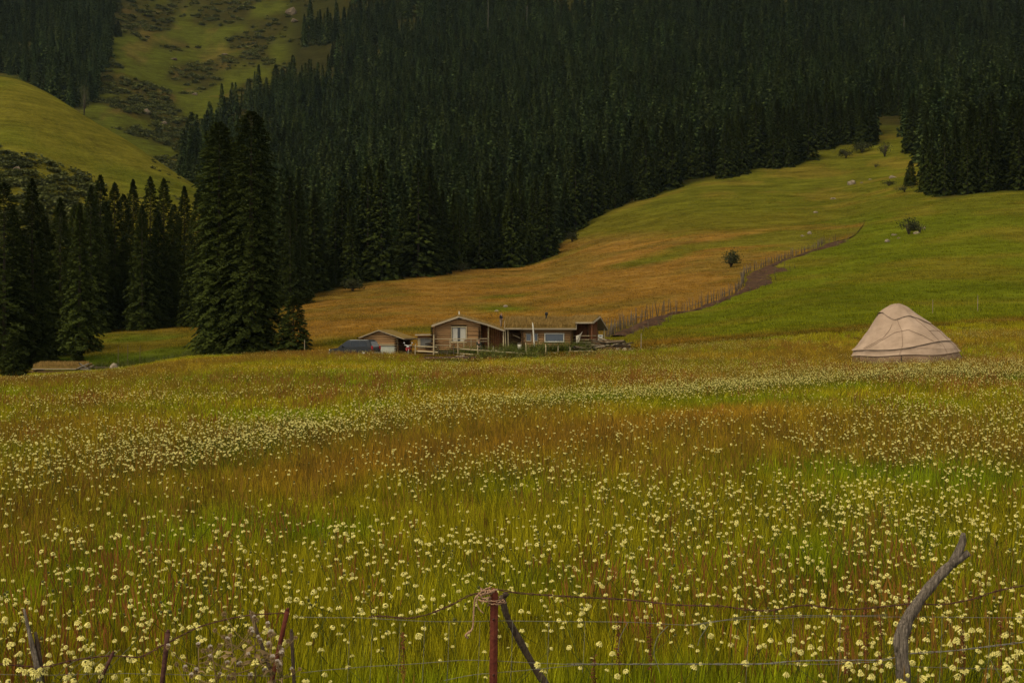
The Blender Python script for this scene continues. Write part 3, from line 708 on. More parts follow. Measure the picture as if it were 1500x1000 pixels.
fence = thing('stake_fence', 'long fence of close upright wooden stakes climbing the hill beside the dirt track', 'fence', (FL[0, 0], FL[0, 1], gz(*FL[0])))
STK = [tube_mesh('stake_%d' % k, [([(0, 0, -.3), (.02*k, .015, .5), (-.02, .03*(k-1), 1.0)], [.05, .045, .022])], 6) for k in range(3)]
for me in STK: me.materials.append(MATS['stake_wood'])
seg = np.concatenate([[0], np.cumsum(np.linalg.norm(np.diff(FL, axis=0), axis=1))]); tot = seg[-1]
fr = random.Random(4); dcur = 0.0; org = fence.location.copy(); count = 0
while dcur < tot and count < 298 and not (float(np.interp(dcur, seg, kx)) > 1255):
    x = float(np.interp(dcur, seg, FL[:, 0])); y = float(np.interp(dcur, seg, FL[:, 1])); f = dcur/tot
    h = fr.uniform(1.1, 2.3)*(1.0 if f < .25 else .85 if f < .8 else .6); k = fr.randrange(3)
    o = mobj('stake', STK[k], None, fence, Vector((x+fr.uniform(-.25, .25), y+fr.uniform(-.2, .2), gz(x, y)))-org, (fr.uniform(-.12, .12), fr.uniform(-.14, .14), fr.uniform(0, 6)), (1.15, 1.15, h))
    if 750+x/y*F > 1226: o.scale.z *= .6; o.scale.x = o.scale.y = .55; dcur += tot/110*fr.random()
    count += 1; dcur += tot/285*fr.uniform(.35, 1.65)
for a in range(0, 196, 4):
    if fr.random() < .55:
        p = [Vector((FL[i, 0], FL[i, 1], gz(FL[i, 0], FL[i, 1])+fr.uniform(.5, .9)))-org for i in (a, min(a+5, 239))]
        bar(fence, 'rail', p[0], p[1], .035, 'stake_wood', 5)
tf = thing('post_line', 'row of short leaning posts along the lower edge of the dirt track', 'fence', (FL[6, 0]+3, FL[6, 1], gz(FL[6, 0]+3, FL[6, 1])))
for i in range(4, 196, 7):
    d = FL[min(i+1, 239)]-FL[i-1]; d = d/np.linalg.norm(d); q = FL[i]+np.array([d[1], -d[0]])*(wdt[i]+.7)
    mobj('post', STK[i % 3], None, tf, Vector((q[0], q[1], gz(q[0], q[1])))-tf.location, (fr.uniform(-.1, .1), fr.uniform(-.2, .2), 0), (.9, .9, fr.uniform(.8, 1.3)))

# ------------------------------------------------------------------ log buildings
def gable_span(z, apex_x, apex_z, lx, lz, rx, rz_):
    xl = lx+(apex_x-lx)*max(0, (z-lz))/(apex_z-lz) if z > lz else lx
    xr = rx-(rx-apex_x)*max(0, (z-rz_))/(apex_z-rz_) if z > rz_ else rx
    return xl, xr
def log_wall(parent, axis, a0, a1, off, z0, z1, d=.19, openings=(), span=None, mat='log_wood', ends=.0, stagger=0.0):
    """courses of round logs; openings (u0,u1,z0,z1) interrupt them"""
    rr = random.Random(int(a1*100+off*17)); z = z0+d/2+stagger
    while z < z1:
        u0, u1 = (a0, a1) if span is None else span(z)
        u0 -= ends; u1 += ends
        if u1-u0 > .25:
            segs = [(u0, u1)]
            for (o0, o1, q0, q1) in openings:
                if q0-d*.4 < z < q1+d*.4:
                    segs = [p for s in segs for p in ((s[0], min(s[1], o0)), (max(s[0], o1), s[1])) if p[1]-p[0] > .08]
            for s0, s1 in segs:
                r = d*.53*rr.uniform(.92, 1.05); j = rr.uniform(-.012, .012)
                p0, p1 = ((s0, off+j, z), (s1, off+j, z)) if axis == 'x' else ((off+j, s0, z), (off+j, s1, z))
                bar(parent, 'log', p0, p1, r, mat)
        z += d
def slab(parent, name, pts2, y0, y1, th, mat, up=True):
    """roof slab: polyline (x,z) swept from y0 to y1"""
    bm = bmesh.new(); top = []; bot = []
    for (x, z) in pts2:
        top.append((bm.verts.new((x, y0, z+th)), bm.verts.new((x, y1, z+th)))); bot.append((bm.verts.new((x, y0, z)), bm.verts.new((x, y1, z))))
    for i in range(len(pts2)-1):
        bm.faces.new((top[i][0], top[i+1][0], top[i+1][1], top[i][1])); bm.faces.new((bot[i][0], bot[i][1], bot[i+1][1], bot[i+1][0]))
        bm.faces.new((bot[i][0], bot[i+1][0], top[i+1][0], top[i][0])); bm.faces.new((bot[i][1], top[i][1], top[i+1][1], bot[i+1][1]))
    for e in (0, -1): bm.faces.new((bot[e][0], top[e][0], top[e][1], bot[e][1]))
    return mobj(name, bm_mesh(name, bm), mat, parent)
def sod_blades(parent, fn, x0, x1, y0, y1, n, h0, h1, seed):
    """dry grass growing on a sod roof, fn(x,y)->z"""
    r = np.random.default_rng(seed); x = r.uniform(x0, x1, n); y = r.uniform(y0, y1, n); z = np.array([fn(a, b_) for a, b_ in zip(x, y)])
    h = r.uniform(h0, h1, n); a = r.uniform(0, 6.28, n); l1 = h*r.uniform(.1, .5, n); w = .022
    bx = np.stack([x, y, z-.03], 1); dx = np.stack([np.cos(a), np.sin(a), 0*a], 1); sd = np.stack([-np.sin(a), np.cos(a), 0*a], 1)*w
    mid = bx+dx*(l1*.3)[:, None]+np.stack([0*h, 0*h, h*.6], 1); tip = bx+dx*l1[:, None]+np.stack([0*h, 0*h, h], 1)
    v = np.stack([bx-sd, bx+sd, mid+sd*.7, mid-sd*.7, tip], 1).reshape(-1, 3); q = np.arange(n)[:, None]*5
    me = np_mesh('roof_grass', v, np.concatenate([q+[0, 1, 2], q+[0, 2, 3], q+[3, 2, 4]]), np.repeat(r.random(n), 5))
    o = mobj('roof_grass', me, 'roof_grass', parent); o['kind'] = 'stuff'
def window(parent, x0, x1, z0, z1, y, glass, frame='plank_grey', mull=1, depth=.1, fw=.07):
    w = box(parent, 'window', (x0+fw*.5, y+.04, z0+fw*.5), (x1-fw*.5, y+.06, z1-fw*.5), glass)
    # frame boards as sub-parts, placed in the window's own space
    def fb(lo, hi):
        o = box(None, 'frame', lo, hi, frame); o.parent = w; o.matrix_parent_inverse = Matrix.LocRotScale(w.location, None, w.scale).inverted()
    fb((x0-.02, y-depth, z1-fw), (x1+.02, y+.09, z1+.02)); fb((x0-.02, y-depth-.02, z0-.03), (x1+.02, y+.09, z0+fw))
    fb((x0-.022, y-depth-.003, z0+fw), (x0+fw, y+.088, z1-fw)); fb((x1-fw, y-depth-.003, z0+fw), (x1+.022, y+.088, z1-fw))
    for k in range(1, mull): 
        c = x0+(x1-x0)*k/mull; fb((c-.03, y-.03, z0+fw), (c+.03, y+.086, z1-fw))
    return w

# --- A: gabled cabin
pA = G(637, 139); pA.z = (500-513)/F*139
A = thing('log_cabin', 'gabled log cabin with white curtained window in its front and lean-to porch', 'cabin', pA, R(-3))
sA = lambda z: gable_span(z, 2.4, 3.12, 0, 2.32, 4.4, 2.55)
box(A, 'stone_footing', (-.1, -.05, -.9), (6.9, 5.0, .0), 'stone_dark')
log_wall(A, 'x', 0, 4.4, 0, 0, 3.05, openings=[(1.62, 3.12, .76, 2.32)], span=sA, ends=.12)
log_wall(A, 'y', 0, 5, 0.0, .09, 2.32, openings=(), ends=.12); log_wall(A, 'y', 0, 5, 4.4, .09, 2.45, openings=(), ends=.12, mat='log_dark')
log_wall(A, 'x', 0, 4.4, 5.0, 0, 3.0, span=sA, ends=.12)
w = window(A, 1.62, 3.12, .76, 2.32, 0, 'glass_dark', 'rail_wood', 1)
for x0, x1 in ((1.72, 2.22), (2.5, 3.02)):
    bm = bmesh.new(); prev = None
    for i in range(13):
        x = x0+(x1-x0)*i/12; yy = .02+.02*math.sin(i*2.1)
        a = bm.verts.new((x, yy, .9)); c_ = bm.verts.new((x, yy, 2.22))
        if prev: bm.faces.new((prev[0], a, c_, prev[1]))
        prev = (a, c_)
    mobj('curtain', bm_mesh('curtain', bm, True), 'curtain', A)
roofA = [(-.28, 2.30), (2.4, 3.20), (5.2, 2.42), (6.85, 1.84)]
slab(A, 'roof', roofA, -.45, 5.4, .10, 'plank_grey')
slab(A, 'sod', [(x+(.05 if i == 0 else -.05 if i == 3 else 0), z+.105) for i, (x, z) in enumerate(roofA)], -.3, 5.3, .12, 'sod')
rA = lambda x, y: float(np.interp(x, [p[0] for p in roofA], [p[1] for p in roofA]))+.22
sod_blades(A, rA, -.2, 6.8, -.25, 5.2, 5200, .06, .22, 1)
for (a, c_) in zip(roofA[:-1], roofA[1:]):
    L_ = math.hypot(c_[0]-a[0], c_[1]-a[1]); an = math.atan2(c_[1]-a[1], c_[0]-a[0])
    o = box(A, 'verge_board', (0, 0, 0), (L_, .05, .17), 'plank_grey', (0, -an, 0)); o.location = ((a[0]+c_[0])/2, -.48, (a[1]+c_[1])/2+.06)
for x, top in ((5.25, 2.38), (6.72, 1.86)):
    bar(A, 'porch_post', (x, -.1, 0), (x, -.1, top), .06, 'rail_wood')
for k in range(12):
    x = 4.42+k*.2; box(A, 'plank', (x+.005, 1.7+.01*(k % 2), 0), (x+.19, 1.75+.01*(k % 2), 1.9+ .06*(11-k)), 'plank_red')
box(A, 'porch_floor', (4.45, -.2, -.02), (6.85, 1.7, .06), 'plank_grey')
bar(A, 'balcony_rail', (-.05, -.6, 1.10), (5.25, -.62, 1.14), .035, 'rail_wood'); bar(A, 'balcony_rail', (1.5, -.62, .86), (5.2, -.62, .88), .03, 'rail_wood'); bar(A, 'balcony_rail', (0, -.6, .5), (1.7, -.6, .48), .03, 'rail_wood')
for x in (0, 1.55, 2.9, 3.6, 4.2): bar(A, 'baluster', (x, -.6, -.6 if x == 0 else .2), (x, -.6, 1.35 if x == 0 else 1.12), .04, 'rail_wood')
box(A, 'balcony_board', (2.95, -.57, .85), (4.1, -.54, 1.02), 'plank_red')
bar(A, 'flue', (2.32, 1.0, 3.1), (2.30, 1.0, 3.8), .065, 'white_paint')

# --- B: long low sod roofed house
pB = G(740, 139); pB.z = (500-513)/F*139
B = thing('sod_roof_house', 'long low log house with thick grassy sod roof and a wide blue reflecting window', 'house', pB, 0)
box(B, 'stone_footing', (0, .02, -.8), (6.75, 5.8, 0), 'stone_dark')
opB = [(2.02, 2.55, .9, 1.66), (2.74, 3.2, .9, 1.66), (3.85, 5.75, .82, 1.66)]
log_wall(B, 'x', 1.72, 6.45, 0, 0, 2.0, .17, opB, ends=.1)
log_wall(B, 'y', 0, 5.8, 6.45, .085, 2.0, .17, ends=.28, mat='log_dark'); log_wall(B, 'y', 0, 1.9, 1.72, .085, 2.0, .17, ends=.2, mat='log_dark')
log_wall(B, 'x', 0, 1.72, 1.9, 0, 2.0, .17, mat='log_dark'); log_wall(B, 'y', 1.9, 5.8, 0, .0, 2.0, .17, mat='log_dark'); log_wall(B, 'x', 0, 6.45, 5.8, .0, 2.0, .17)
window(B, *opB[0], 0, 'glass_sky', 'plank_grey', 1, .12, .06); window(B, *opB[1], 0, 'glass_sky', 'plank_grey', 1, .12, .06); window(B, *opB[2], 0, 'glass_sky', 'white_paint', 1, .14, .07)
prof = [(-.5, 2.02), (2.9, 2.86), (6.3, 2.02)]
def slab_y(parent, name, x0, x1, prof, th, mat):
    o = slab(parent, name, prof, -x1, -x0, th, mat)      # swept along x: turn the slab a quarter
    o.rotation_euler = (0, 0, R(90)); return o
slab_y(B, 'roof', -.1, 6.95, prof, .09, 'plank_grey'); slab_y(B, 'sod', -.05, 6.9, [(y+(.04 if i == 0 else 0), z+.093) for i, (y, z) in enumerate(prof)], .16, 'sod')
rB = lambda x, y: float(np.interp(y, [p[0] for p in prof], [p[1] for p in prof]))+.25
sod_blades(B, rB, 0, 6.85, -.5, 3.6, 11000, .08, .46, 2)
box(B, 'fascia_board', (-.1, -.56, 2.03), (1.62, -.51, 2.17), 'plank_grey'); box(B, 'fascia_board', (1.72, -.57, 2.01), (6.93, -.52, 2.16), 'plank_grey')
for x in (.06, .32): bar(B, 'porch_post', (x, -.3, -.2), (x-.05, -.3, 2.02), .065, 'rail_wood')
box(B, 'verge_board', (6.93, -.5, 2.0), (6.97, -.44, 2.55), 'plank_grey', (R(-12), 0, 0))
bar(B, 'leaning_plank', (.8, .6, 1.5), (1.5, .7, 1.2), .05, 'rail_wood')
cb = thing('stovepipe', 'black capped stovepipe rising from the sod roofed house', 'stovepipe', pB+Vector((4.08, 2.2, 2.75)))
bar(cb, 'pipe', (0, 0, -.1), (0, 0, .92), .075, 'black_iron'); bar(cb, 'cap', (0, 0, .74), (0, 0, 1.0), .15, 'black_iron')

# --- C: small porch cabin
th = R(-25)
cr = P(868, 510, 139.3); rot = Matrix.Rotation(th, 4, 'Z')
pC = cr-(rot @ Vector((4.0, 0, 0)))
Cc = thing('porch_cabin', 'small wooden cabin with raised railed porch and a white notice on its rail', 'cabin', pC, th)
for k in range(11):
    x = 1.45+k*.232; box(Cc, 'plank', (x, 1.20+.012*(k % 2), .5), (x+.225, 1.25+.012*(k % 2), 2.75), 'plank_red')
log_wall(Cc, 'y', 1.25, 3.6, 3.1, .5, 2.6, .17, openings=[(2.0, 2.9, 1.3, 1.9)], mat='log_wood', ends=.1); log_wall(Cc, 'x', 1.5, 3.1, 3.55, .3, 2.0, .17); log_wall(Cc, 'y', 1.25, 3.5, 1.5, .3, 2.2, .17)
box(Cc, 'porch_floor', (1.45, 0, .52), (4.0, 3.5, .64), 'plank_grey'); box(Cc, 'side_window', (3.05, 2.0, 1.32), (3.09, 2.9, 1.88), 'glass_dark')
prC = [(-.3, 2.42), (1.6, 3.02), (3.75, 1.75)]
slab_y(Cc, 'roof', 1.25, 4.15, prC, .09, 'plank_grey'); slab_y(Cc, 'sod', 1.3, 4.1, [(y, z+.093) for y, z in prC], .13, 'sod')
rC = lambda x, y: float(np.interp(y, [p[0] for p in prC], [p[1] for p in prC]))+.21
sod_blades(Cc, rC, 1.3, 4.1, -.28, 3.7, 3800, .06, .22, 3)
box(Cc, 'fascia_board', (1.25, -.36, 2.42), (4.15, -.31, 2.57), 'plank_grey')
for (a, c_) in zip(prC[:-1], prC[1:]):
    L_ = math.hypot(c_[0]-a[0], c_[1]-a[1]); an = math.atan2(c_[1]-a[1], c_[0]-a[0])
    o = box(Cc, 'verge_board', (0, 0, 0), (.05, L_, .17), 'plank_grey', (an, 0, 0)); o.location = (4.18, (a[0]+c_[0])/2, (a[1]+c_[1])/2+.05)
for x, y, top in ((3.9, .05, 2.45), (3.9, 3.35, 1.9), (1.55, .05, 2.45)): bar(Cc, 'porch_post', (x, y, -.3), (x, y, top), .075, 'rail_wood' if y > 3 else 'plank_red')
for z in (.85, 1.22): bar(Cc, 'porch_rail', (1.5, .05, z), (3.9, .05, z), .035, 'rail_wood'); bar(Cc, 'porch_rail', (3.9, .05, z+.01), (3.9, 3.35, z+.01), .035, 'rail_wood')
for x, y in ((1.6, .3), (2.7, .3), (3.85, .3), (3.85, 1.8), (3.85, 3.3), (1.6, 3.3)): box(Cc, 'pier', (x-.12, y-.12, -.6), (x+.12, y+.12, .52), 'stone_dark')
sg = tag(box(None, 'notice_board', (0, 0, 0), (.03, .58, .58), 'sign_white'), 'white square notice with two dark printed lines fixed to the porch rail', 'notice')
sg.location = pC+(rot @ Vector((3.97, 2.15, 1.04))); sg.rotation_euler = (0, 0, th)
sg.scale = (.03, 1.2, .62)
for z, hh, l_ in ((.26, .13, .42), (-.05, .05, .22), (-.26, .12, .36)):
    o = box(None, 'printed_line', (0, 0, 0), (1, 1, 1), 'sign_ink'); o.parent = sg; o.location = (.53, 0, z); o.scale = (.15, l_, hh)
bm = bmesh.new(); pv = {}
for i in range(9):
    for j in range(9):
        u, v = i/8, j/8
        q = (Vector((0, 0, .10)).lerp(Vector((.62, 0, .50)), u)).lerp(Vector((.0, 0, -.62)).lerp(Vector((.30, 0, -.52)), u), v)
        pv[i, j] = bm.verts.new((q.x-.05*math.sin(v*3.1)*u, .06*math.sin(u*8+v*3), q.z-.10*math.sin(u*3.14)*(1-v)))
for i in range(8):
    for j in range(8): bm.faces.new((pv[i, j], pv[i+1, j], pv[i+1, j+1], pv[i, j+1]))
bmesh.ops.solidify(bm, geom=bm.faces[:], thickness=.012)
cl = mobj('hanging_cloth', bm_mesh('hanging_cloth', bm, True), 'cloth_white', None, P(844, 493, 138.2))
tag(cl, 'cream white cloth hung up by one corner between the two sod roofed houses', 'cloth')

# --- D: garage
pD = G(532, 141); pD.z = (500-521)/F*141; thD = R(-12)
D = thing('log_garage', 'low gabled log garage with pale double doors behind the dark car', 'garage', pD, thD)
sD = lambda z: gable_span(z, 1.7, 2.4, 0, 1.78, 3.55, 1.72)
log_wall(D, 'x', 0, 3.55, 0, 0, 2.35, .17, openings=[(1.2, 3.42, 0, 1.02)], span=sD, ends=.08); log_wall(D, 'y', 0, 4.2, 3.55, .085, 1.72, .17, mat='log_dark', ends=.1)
log_wall(D, 'y', 0, 4.2, 0, .085, 1.75, .17); log_wall(D, 'x', 0, 3.55, 4.2, 0, 2.3, .17, span=sD)
slab(D, 'roof', [(-.35, 1.72), (1.7, 2.46), (4.35, 1.60)], -.4, 4.6, .09, 'plank_grey')
slab(D, 'sod', [(-.3, 1.82), (1.7, 2.555), (4.3, 1.70)], -.34, 4.5, .05, 'sod')
dr = box(D, 'door', (1.25, -.02, -.1), (1.62, .04, 1.0), 'door_paint')
for k in range(6): box(D, 'door', (1.74+k*.275, -.03+.008*(k % 2), -.1), (2.01+k*.275, .03, 1.0), 'door_paint')
box(D, 'lintel', (1.15, -.12, 1.02), (3.45, .08, 1.17), 'rail_wood'); bar(D, 'corner_post', (3.5, -.12, -.2), (3.5, -.12, 1.7), .07, 'rail_wood'); bar(D, 'door_post', (1.68, -.08, -.2), (1.68, -.08, 1.05), .06, 'log_wood')

# --- E: flat hut
pE = G(609, 141); pE.z = (500-516)/F*141
E = thing('flat_roof_hut', 'small flat roofed hut with a big grey pane between garage and cabin', 'hut', pE, 0)
for k, (z0, z1) in enumerate([(0, .17), (.175, .34), (.345, .5), (1.42, 1.62)]): box(E, 'plank', (.2, -.01*(k % 2), z0), (1.95, .05, z1), 'plank_red' if k == 3 else 'log_wood')
for x0, x1 in ((.2, .42), (1.72, 1.95)): box(E, 'jamb_board', (x0, -.02, .5), (x1, .06, 1.42), 'rail_wood')
window(E, .42, 1.72, .5, 1.42, .0, 'grey_pane', 'rail_wood', 1, .06, .05)
slab(E, 'roof', [(-.05, 1.66), (2.0, 1.70)], -.4, 3.0, .13, 'plank_grey')
for k in range(10): box(E, 'side_plank', (.17, .06+k*.28, 0), (.2, .33+k*.28, 1.62), 'log_dark'); box(E, 'side_plank', (1.95, .06+k*.28, 0), (1.98, .33+k*.28, 1.62), 'log_dark')
box(E, 'back_wall', (.2, 2.85, 0), (1.95, 2.9, 1.62), 'log_dark')

# --- sunken shed on the left
pS = P(58, 546, 172)
S = thing('sunken_shed', 'low sunken log shed under a shaggy tan sod roof beneath the left spruces', 'shed', pS, R(4))
for k in range(5): bar(S, 'log', (-.6, 0, -1.0+k*.28), (5.6, 0, -1.0+k*.28), .15, 'log_wood')
for k in range(5): bar(S, 'log', (5.4, -.2, -.86+k*.28), (5.4, 3.5, -.86+k*.28), .15, 'log_wood'); bar(S, 'log', (-.4, -.2, -.86+k*.28), (-.4, 3.5, -.86+k*.28), .15, 'log_dark')
slab_y(S, 'roof', -.8, 5.7, [(-.5, .42), (3.6, .8)], .1, 'plank_grey'); slab_y(S, 'sod', -.7, 5.5, [(-.45, .525), (3.5, .9)], .25, 'sod')
sod_blades(S, lambda x, y: .77+y*.09, -.7, 5.2, -.42, 3.4, 5000, .15, .5, 4)
for a, c_ in (((4.6, -.55, .5), (6.0, -.5, 1.15)), ((4.9, -.5, 1.1), (5.9, -.55, .45)), ((5.0, -.6, .45), (6.3, -.6, .35))): bar(S, 'roof_pole', a, c_, .09, 'dead_bark')
o = mobj('stone', ROCKS[1], None, None, P(166, 541, 172), (0, 0, 1), (1.6, 1.2, 1.6)); tag(o, 'pale stone at the end of the hedge beside the sunken shed', 'stone')
hd = thing('plank_fence', 'low grey plank fence running right from the sunken shed', 'fence', P(130, 545, 172))
for k in range(4): bar(hd, 'post', (k*.95, 0, -.9), (k*.95, 0, .75), .06, 'stake_wood')
for z in (.15, .6): bar(hd, 'rail', (-.1, -.06, z), (3.0, -.06, z-.05), .05, 'stake_wood')

# ------------------------------------------------------------------ yard: rail fence, pole, woodpile, stones, bucket
rf = thing('rail_fence', 'two rail pole fence crossing the weeds in front of the log houses', 'fence', G(675, 128))
o0 = rf.location.copy()
def rl(px, py, Y): return P(px, py, Y)-o0
for a, c_ in (((674, 511), (771, 518)), ((676, 518), (771, 525.5)), ((768, 517.5), (836, 516.5)), ((835, 515), (869, 514)), ((771, 525), (800, 526)), ((608, 507), (640, 508.5)), ((610, 514), (642, 516))): bar(rf, 'rail', rl(*a, 128), rl(*c_, 128), .06, 'rail_wood')
for px, top, bot in ((671, 503, 532), (700, 507, 530), (722, 508, 530), (771, 504, 534), (800, 506, 532), (817, 507, 530), (836, 509, 530), (664, 506, 528), (642, 512, 529), (656, 515, 531), (693, 520, 533), (635, 490, 524), (608, 504, 522)):
    bar(rf, 'post', rl(px, bot, 127.9), rl(px+random.uniform(-1, 1), top, 127.9), .05, 'rail_wood' if px > 665 or px < 640 else 'stake_wood')
pl = thing('white_pole', 'tall white painted pole leaning in front of the sod roofed house', 'pole', P(784, 516, 137.6))
bar(pl, 'shaft', (0, 0, -.5), (-.22, .1, 2.66), .075, 'white_paint'); bar(pl, 'tip', (-.22, .1, 2.66), (-.225, .1, 2.74), .05, 'white_paint')
bk = thing('bucket', 'small white bucket by the dark open porch of the sod roofed house', 'bucket', P(761, 512, 138.2))
bm = bmesh.new(); bmesh.ops.create_cone(bm, cap_ends=True, segments=14, radius1=.16, radius2=.21, depth=.5)
mobj('tub', bm_mesh('tub', bm, True), 'white_paint', bk, (0, 0, .25)); mobj('handle', tube_mesh('handle', [([(.21*math.cos(t), 0, .5+.16*math.sin(t)) for t in np.linspace(0, math.pi, 9)], .012)], 5), 'wire', bk)
wp = thing('woodpile', 'untidy heap of grey branches and split logs beside the porch cabin', 'woodpile', G(890, 131))
wr = random.Random(8)
for k in range(46):
    x = wr.uniform(-2.4, 1.6); y = wr.uniform(-.8, .8); z = wr.uniform(.1, 1.05)*(1-abs(x+.2)/3.2); a = wr.uniform(-.5, .5) if k % 3 else wr.uniform(0, 6); l_ = wr.uniform(.4, 1.1)
    bar(wp, 'log', (x-l_*math.cos(a), y-l_*math.sin(a)*.6, z-wr.uniform(-.25, .25)), (x+l_*math.cos(a), y+l_*math.sin(a)*.6, z+wr.uniform(-.25, .25)), wr.uniform(.05, .11), ('plank_grey', 'log_dark', 'stake_wood')[k % 3], 6)
for px, py, w_, h_ in ((904, 503, 7, 6), (911, 506, 8, 7), (905, 511, 8, 6), (916, 511, 9, 6), (898, 510, 6, 5), (921, 505, 6, 5), (924, 511, 7, 6), (912, 500, 6, 4)):
    rock(px, py+2, w_, h_, 'tan rubble block heaped at the bottom of the dirt track', 'rubble at the foot of the track', Y=Yat(px, py+3, 125, 170), kind=px % 3)
for px, py, w_, h_ in ((669, 523, 7, 4), (677, 523, 8, 5), (795, 527, 12, 4), (805, 526, 8, 4), (747, 531, 8, 3)):
    rock(px, py, w_, h_, 'pale stone lying below the rail fence in front of the cabins', 'stones below the rail fence', Y=Yat(px, py, 80, 160), kind=px % 3)
for px, top, base, Y, lab in ((1366, 440, 459, 0, 'thin grey stake on the green pasture behind the yurt'), (1432, 433, 456, 0, 'pale straight stake on the green pasture right of the yurt'), (939, 489, 507, 128, 'weathered short post standing at the corner of the green pasture'),
                              (173, 508, 530, 182, 'slim grey stake, first of three in the hollow meadow beside the plank fence'), (187, 505, 530, 182, 'slim grey stake, middle one of three in the hollow meadow'), (205, 507, 530, 182, 'slim grey stake, farthest of three from the sunken shed in the hollow meadow'),
                              (446, 498, 514, 160, 'short pale post at the foot of the small cone shaped spruce')):
    Y = Y or Yat(px, base, 100, 300); t = thing('stake', lab, 'stake', P(px, base, Y)); h = (base-top)/F*Y
    bar(t, 'shaft', (0, 0, -.6), (.02, 0, h), .034, 'plank_grey' if Y < 170 else 'stake_wood', 6); bar(t, 'tip', (.02, 0, h), (.02, 0, h+.05), .02, 'plank_grey', 6)

# ------------------------------------------------------------------ vehicles
def extrude_profile(name, prof, w, mat, parent, bevel=.05, taper=None, smooth=False):
    """side profile (x,z) given a width, edges rounded; taper(z) narrows it upward"""
    bm = bmesh.new(); rings = []
    for s in (-1, 1):
        rings.append([bm.verts.new((x, s*w/2*(taper(z) if taper else 1), z)) for x, z in prof])
    n = len(prof)
    for i in range(n): bm.faces.new((rings[0][i], rings[0][(i+1) % n], rings[1][(i+1) % n], rings[1][i]))
    bm.faces.new(rings[0][::-1]); bm.faces.new(rings[1])
    if bevel: bmesh.ops.bevel(bm, geom=bm.edges[:], offset=bevel, segments=2, affect='EDGES')
    return mobj(name, bm_mesh(name, bm, smooth), mat, parent)
def wheel(parent, x, y, r, w):
    bm = bmesh.new(); bmesh.ops.create_cone(bm, cap_ends=True, segments=24, radius1=r, radius2=r, depth=w)
    bmesh.ops.bevel(bm, geom=bm.edges[:], offset=.03, segments=2, affect='EDGES')
    t = mobj('tyre', bm_mesh('tyre', bm, True), 'tyre', parent, (x, y, r), (R(90), 0, 0))
    bm = bmesh.new(); bmesh.ops.create_cone(bm, cap_ends=True, segments=20, radius1=r*.62, radius2=r*.62, depth=w+.02)
    mobj('rim', bm_mesh('rim', bm, True), 'rim', t)
car = thing('parked_suv', 'dark estate car parked beside the log garage, half hidden by tall grass', 'car', P(520, 524.0, 137), R(-22))
low = [(-2.3, .38), (-2.36, .62), (-2.3, .84), (-1.5, .95), (-1.3, .99), (2.22, 1.02), (2.32, .85), (2.34, .5), (2.25, .36)]
extrude_profile('body', low, 1.82, 'car_paint', car, .06)
tp = lambda z: 1-.16*max(0, (z-.98))/.72
extrude_profile('cabin_shell', [(-1.42, .985), (-.62, 1.58), (-.35, 1.66), (1.75, 1.68), (1.98, 1.60), (2.24, 1.0)], 1.74, 'car_paint', car, .04, tp)
for s in (-1, 1):
    for q in ([(-1.1, 1.06), (-.52, 1.52), (-.32, 1.56), (-.12, 1.56), (-.12, 1.06)], [(-.04, 1.06), (-.04, 1.57), (.86, 1.58), (.86, 1.06)], [(.95, 1.06), (.95, 1.58), (1.62, 1.57), (1.78, 1.1)]):
        bm = bmesh.new(); bm.faces.new([bm.verts.new((x, s*(.875*tp(z)+.006), z)) for x, z in q]); bmesh.ops.solidify(bm, geom=bm.faces[:], thickness=.008)
        mobj('side_window', bm_mesh('side_window', bm), 'car_glass', car)
    box(car, 'roof_rail', (-.2, s*.66-.02, 1.69), (1.7, s*.66+.02, 1.73), 'car_trim')
    box(car, 'mirror', (-.98, s*.98-.09, 1.02), (-.82, s*.98+.09, 1.16), 'car_paint')
    box(car, 'headlight', (-2.37, s*.66-.17, .68), (-2.24, s*.66+.17, .82), 'lamp_glass'); box(car, 'tail_light', (2.2, s*.8-.07, .8), (2.345, s*.8+.07, 1.15), 'lamp_red')
    for x in (-1.5, 1.4): wheel(car, x, s*.8, .36, .22)
def tilted(name, pts, mat):
    bm = bmesh.new(); bm.faces.new([bm.verts.new(p) for p in pts]); bmesh.ops.solidify(bm, geom=bm.faces[:], thickness=.01); return mobj(name, bm_mesh(name, bm), mat, car)
tilted('windscreen', [(-1.44, -.72, 1.03), (-1.44, .72, 1.03), (-.66, .62, 1.575), (-.66, -.62, 1.575)], 'glass_dark')
tilted('rear_window', [(2.235, -.7, 1.06), (2.235, .7, 1.06), (2.02, .6, 1.56), (2.02, -.6, 1.56)], 'rear_glare_glass')
extrude_profile('roof_sheen_slab', [(-.5, 1.655), (-.35, 1.70), (1.75, 1.72), (1.9, 1.67)], 1.36, 'roof_sheen', car, .008)  # slab added over the dark roof, its paler colour imitates the highlight
box(car, 'bumper', (-2.42, -.88, .38), (-2.3, .88, .58), 'car_trim'); box(car, 'bumper', (2.3, -.88, .38), (2.4, .88, .58), 'car_trim'); box(car, 'load_rack', (.1, -.6, 1.73), (1.8, .6, 1.77), 'black_iron')

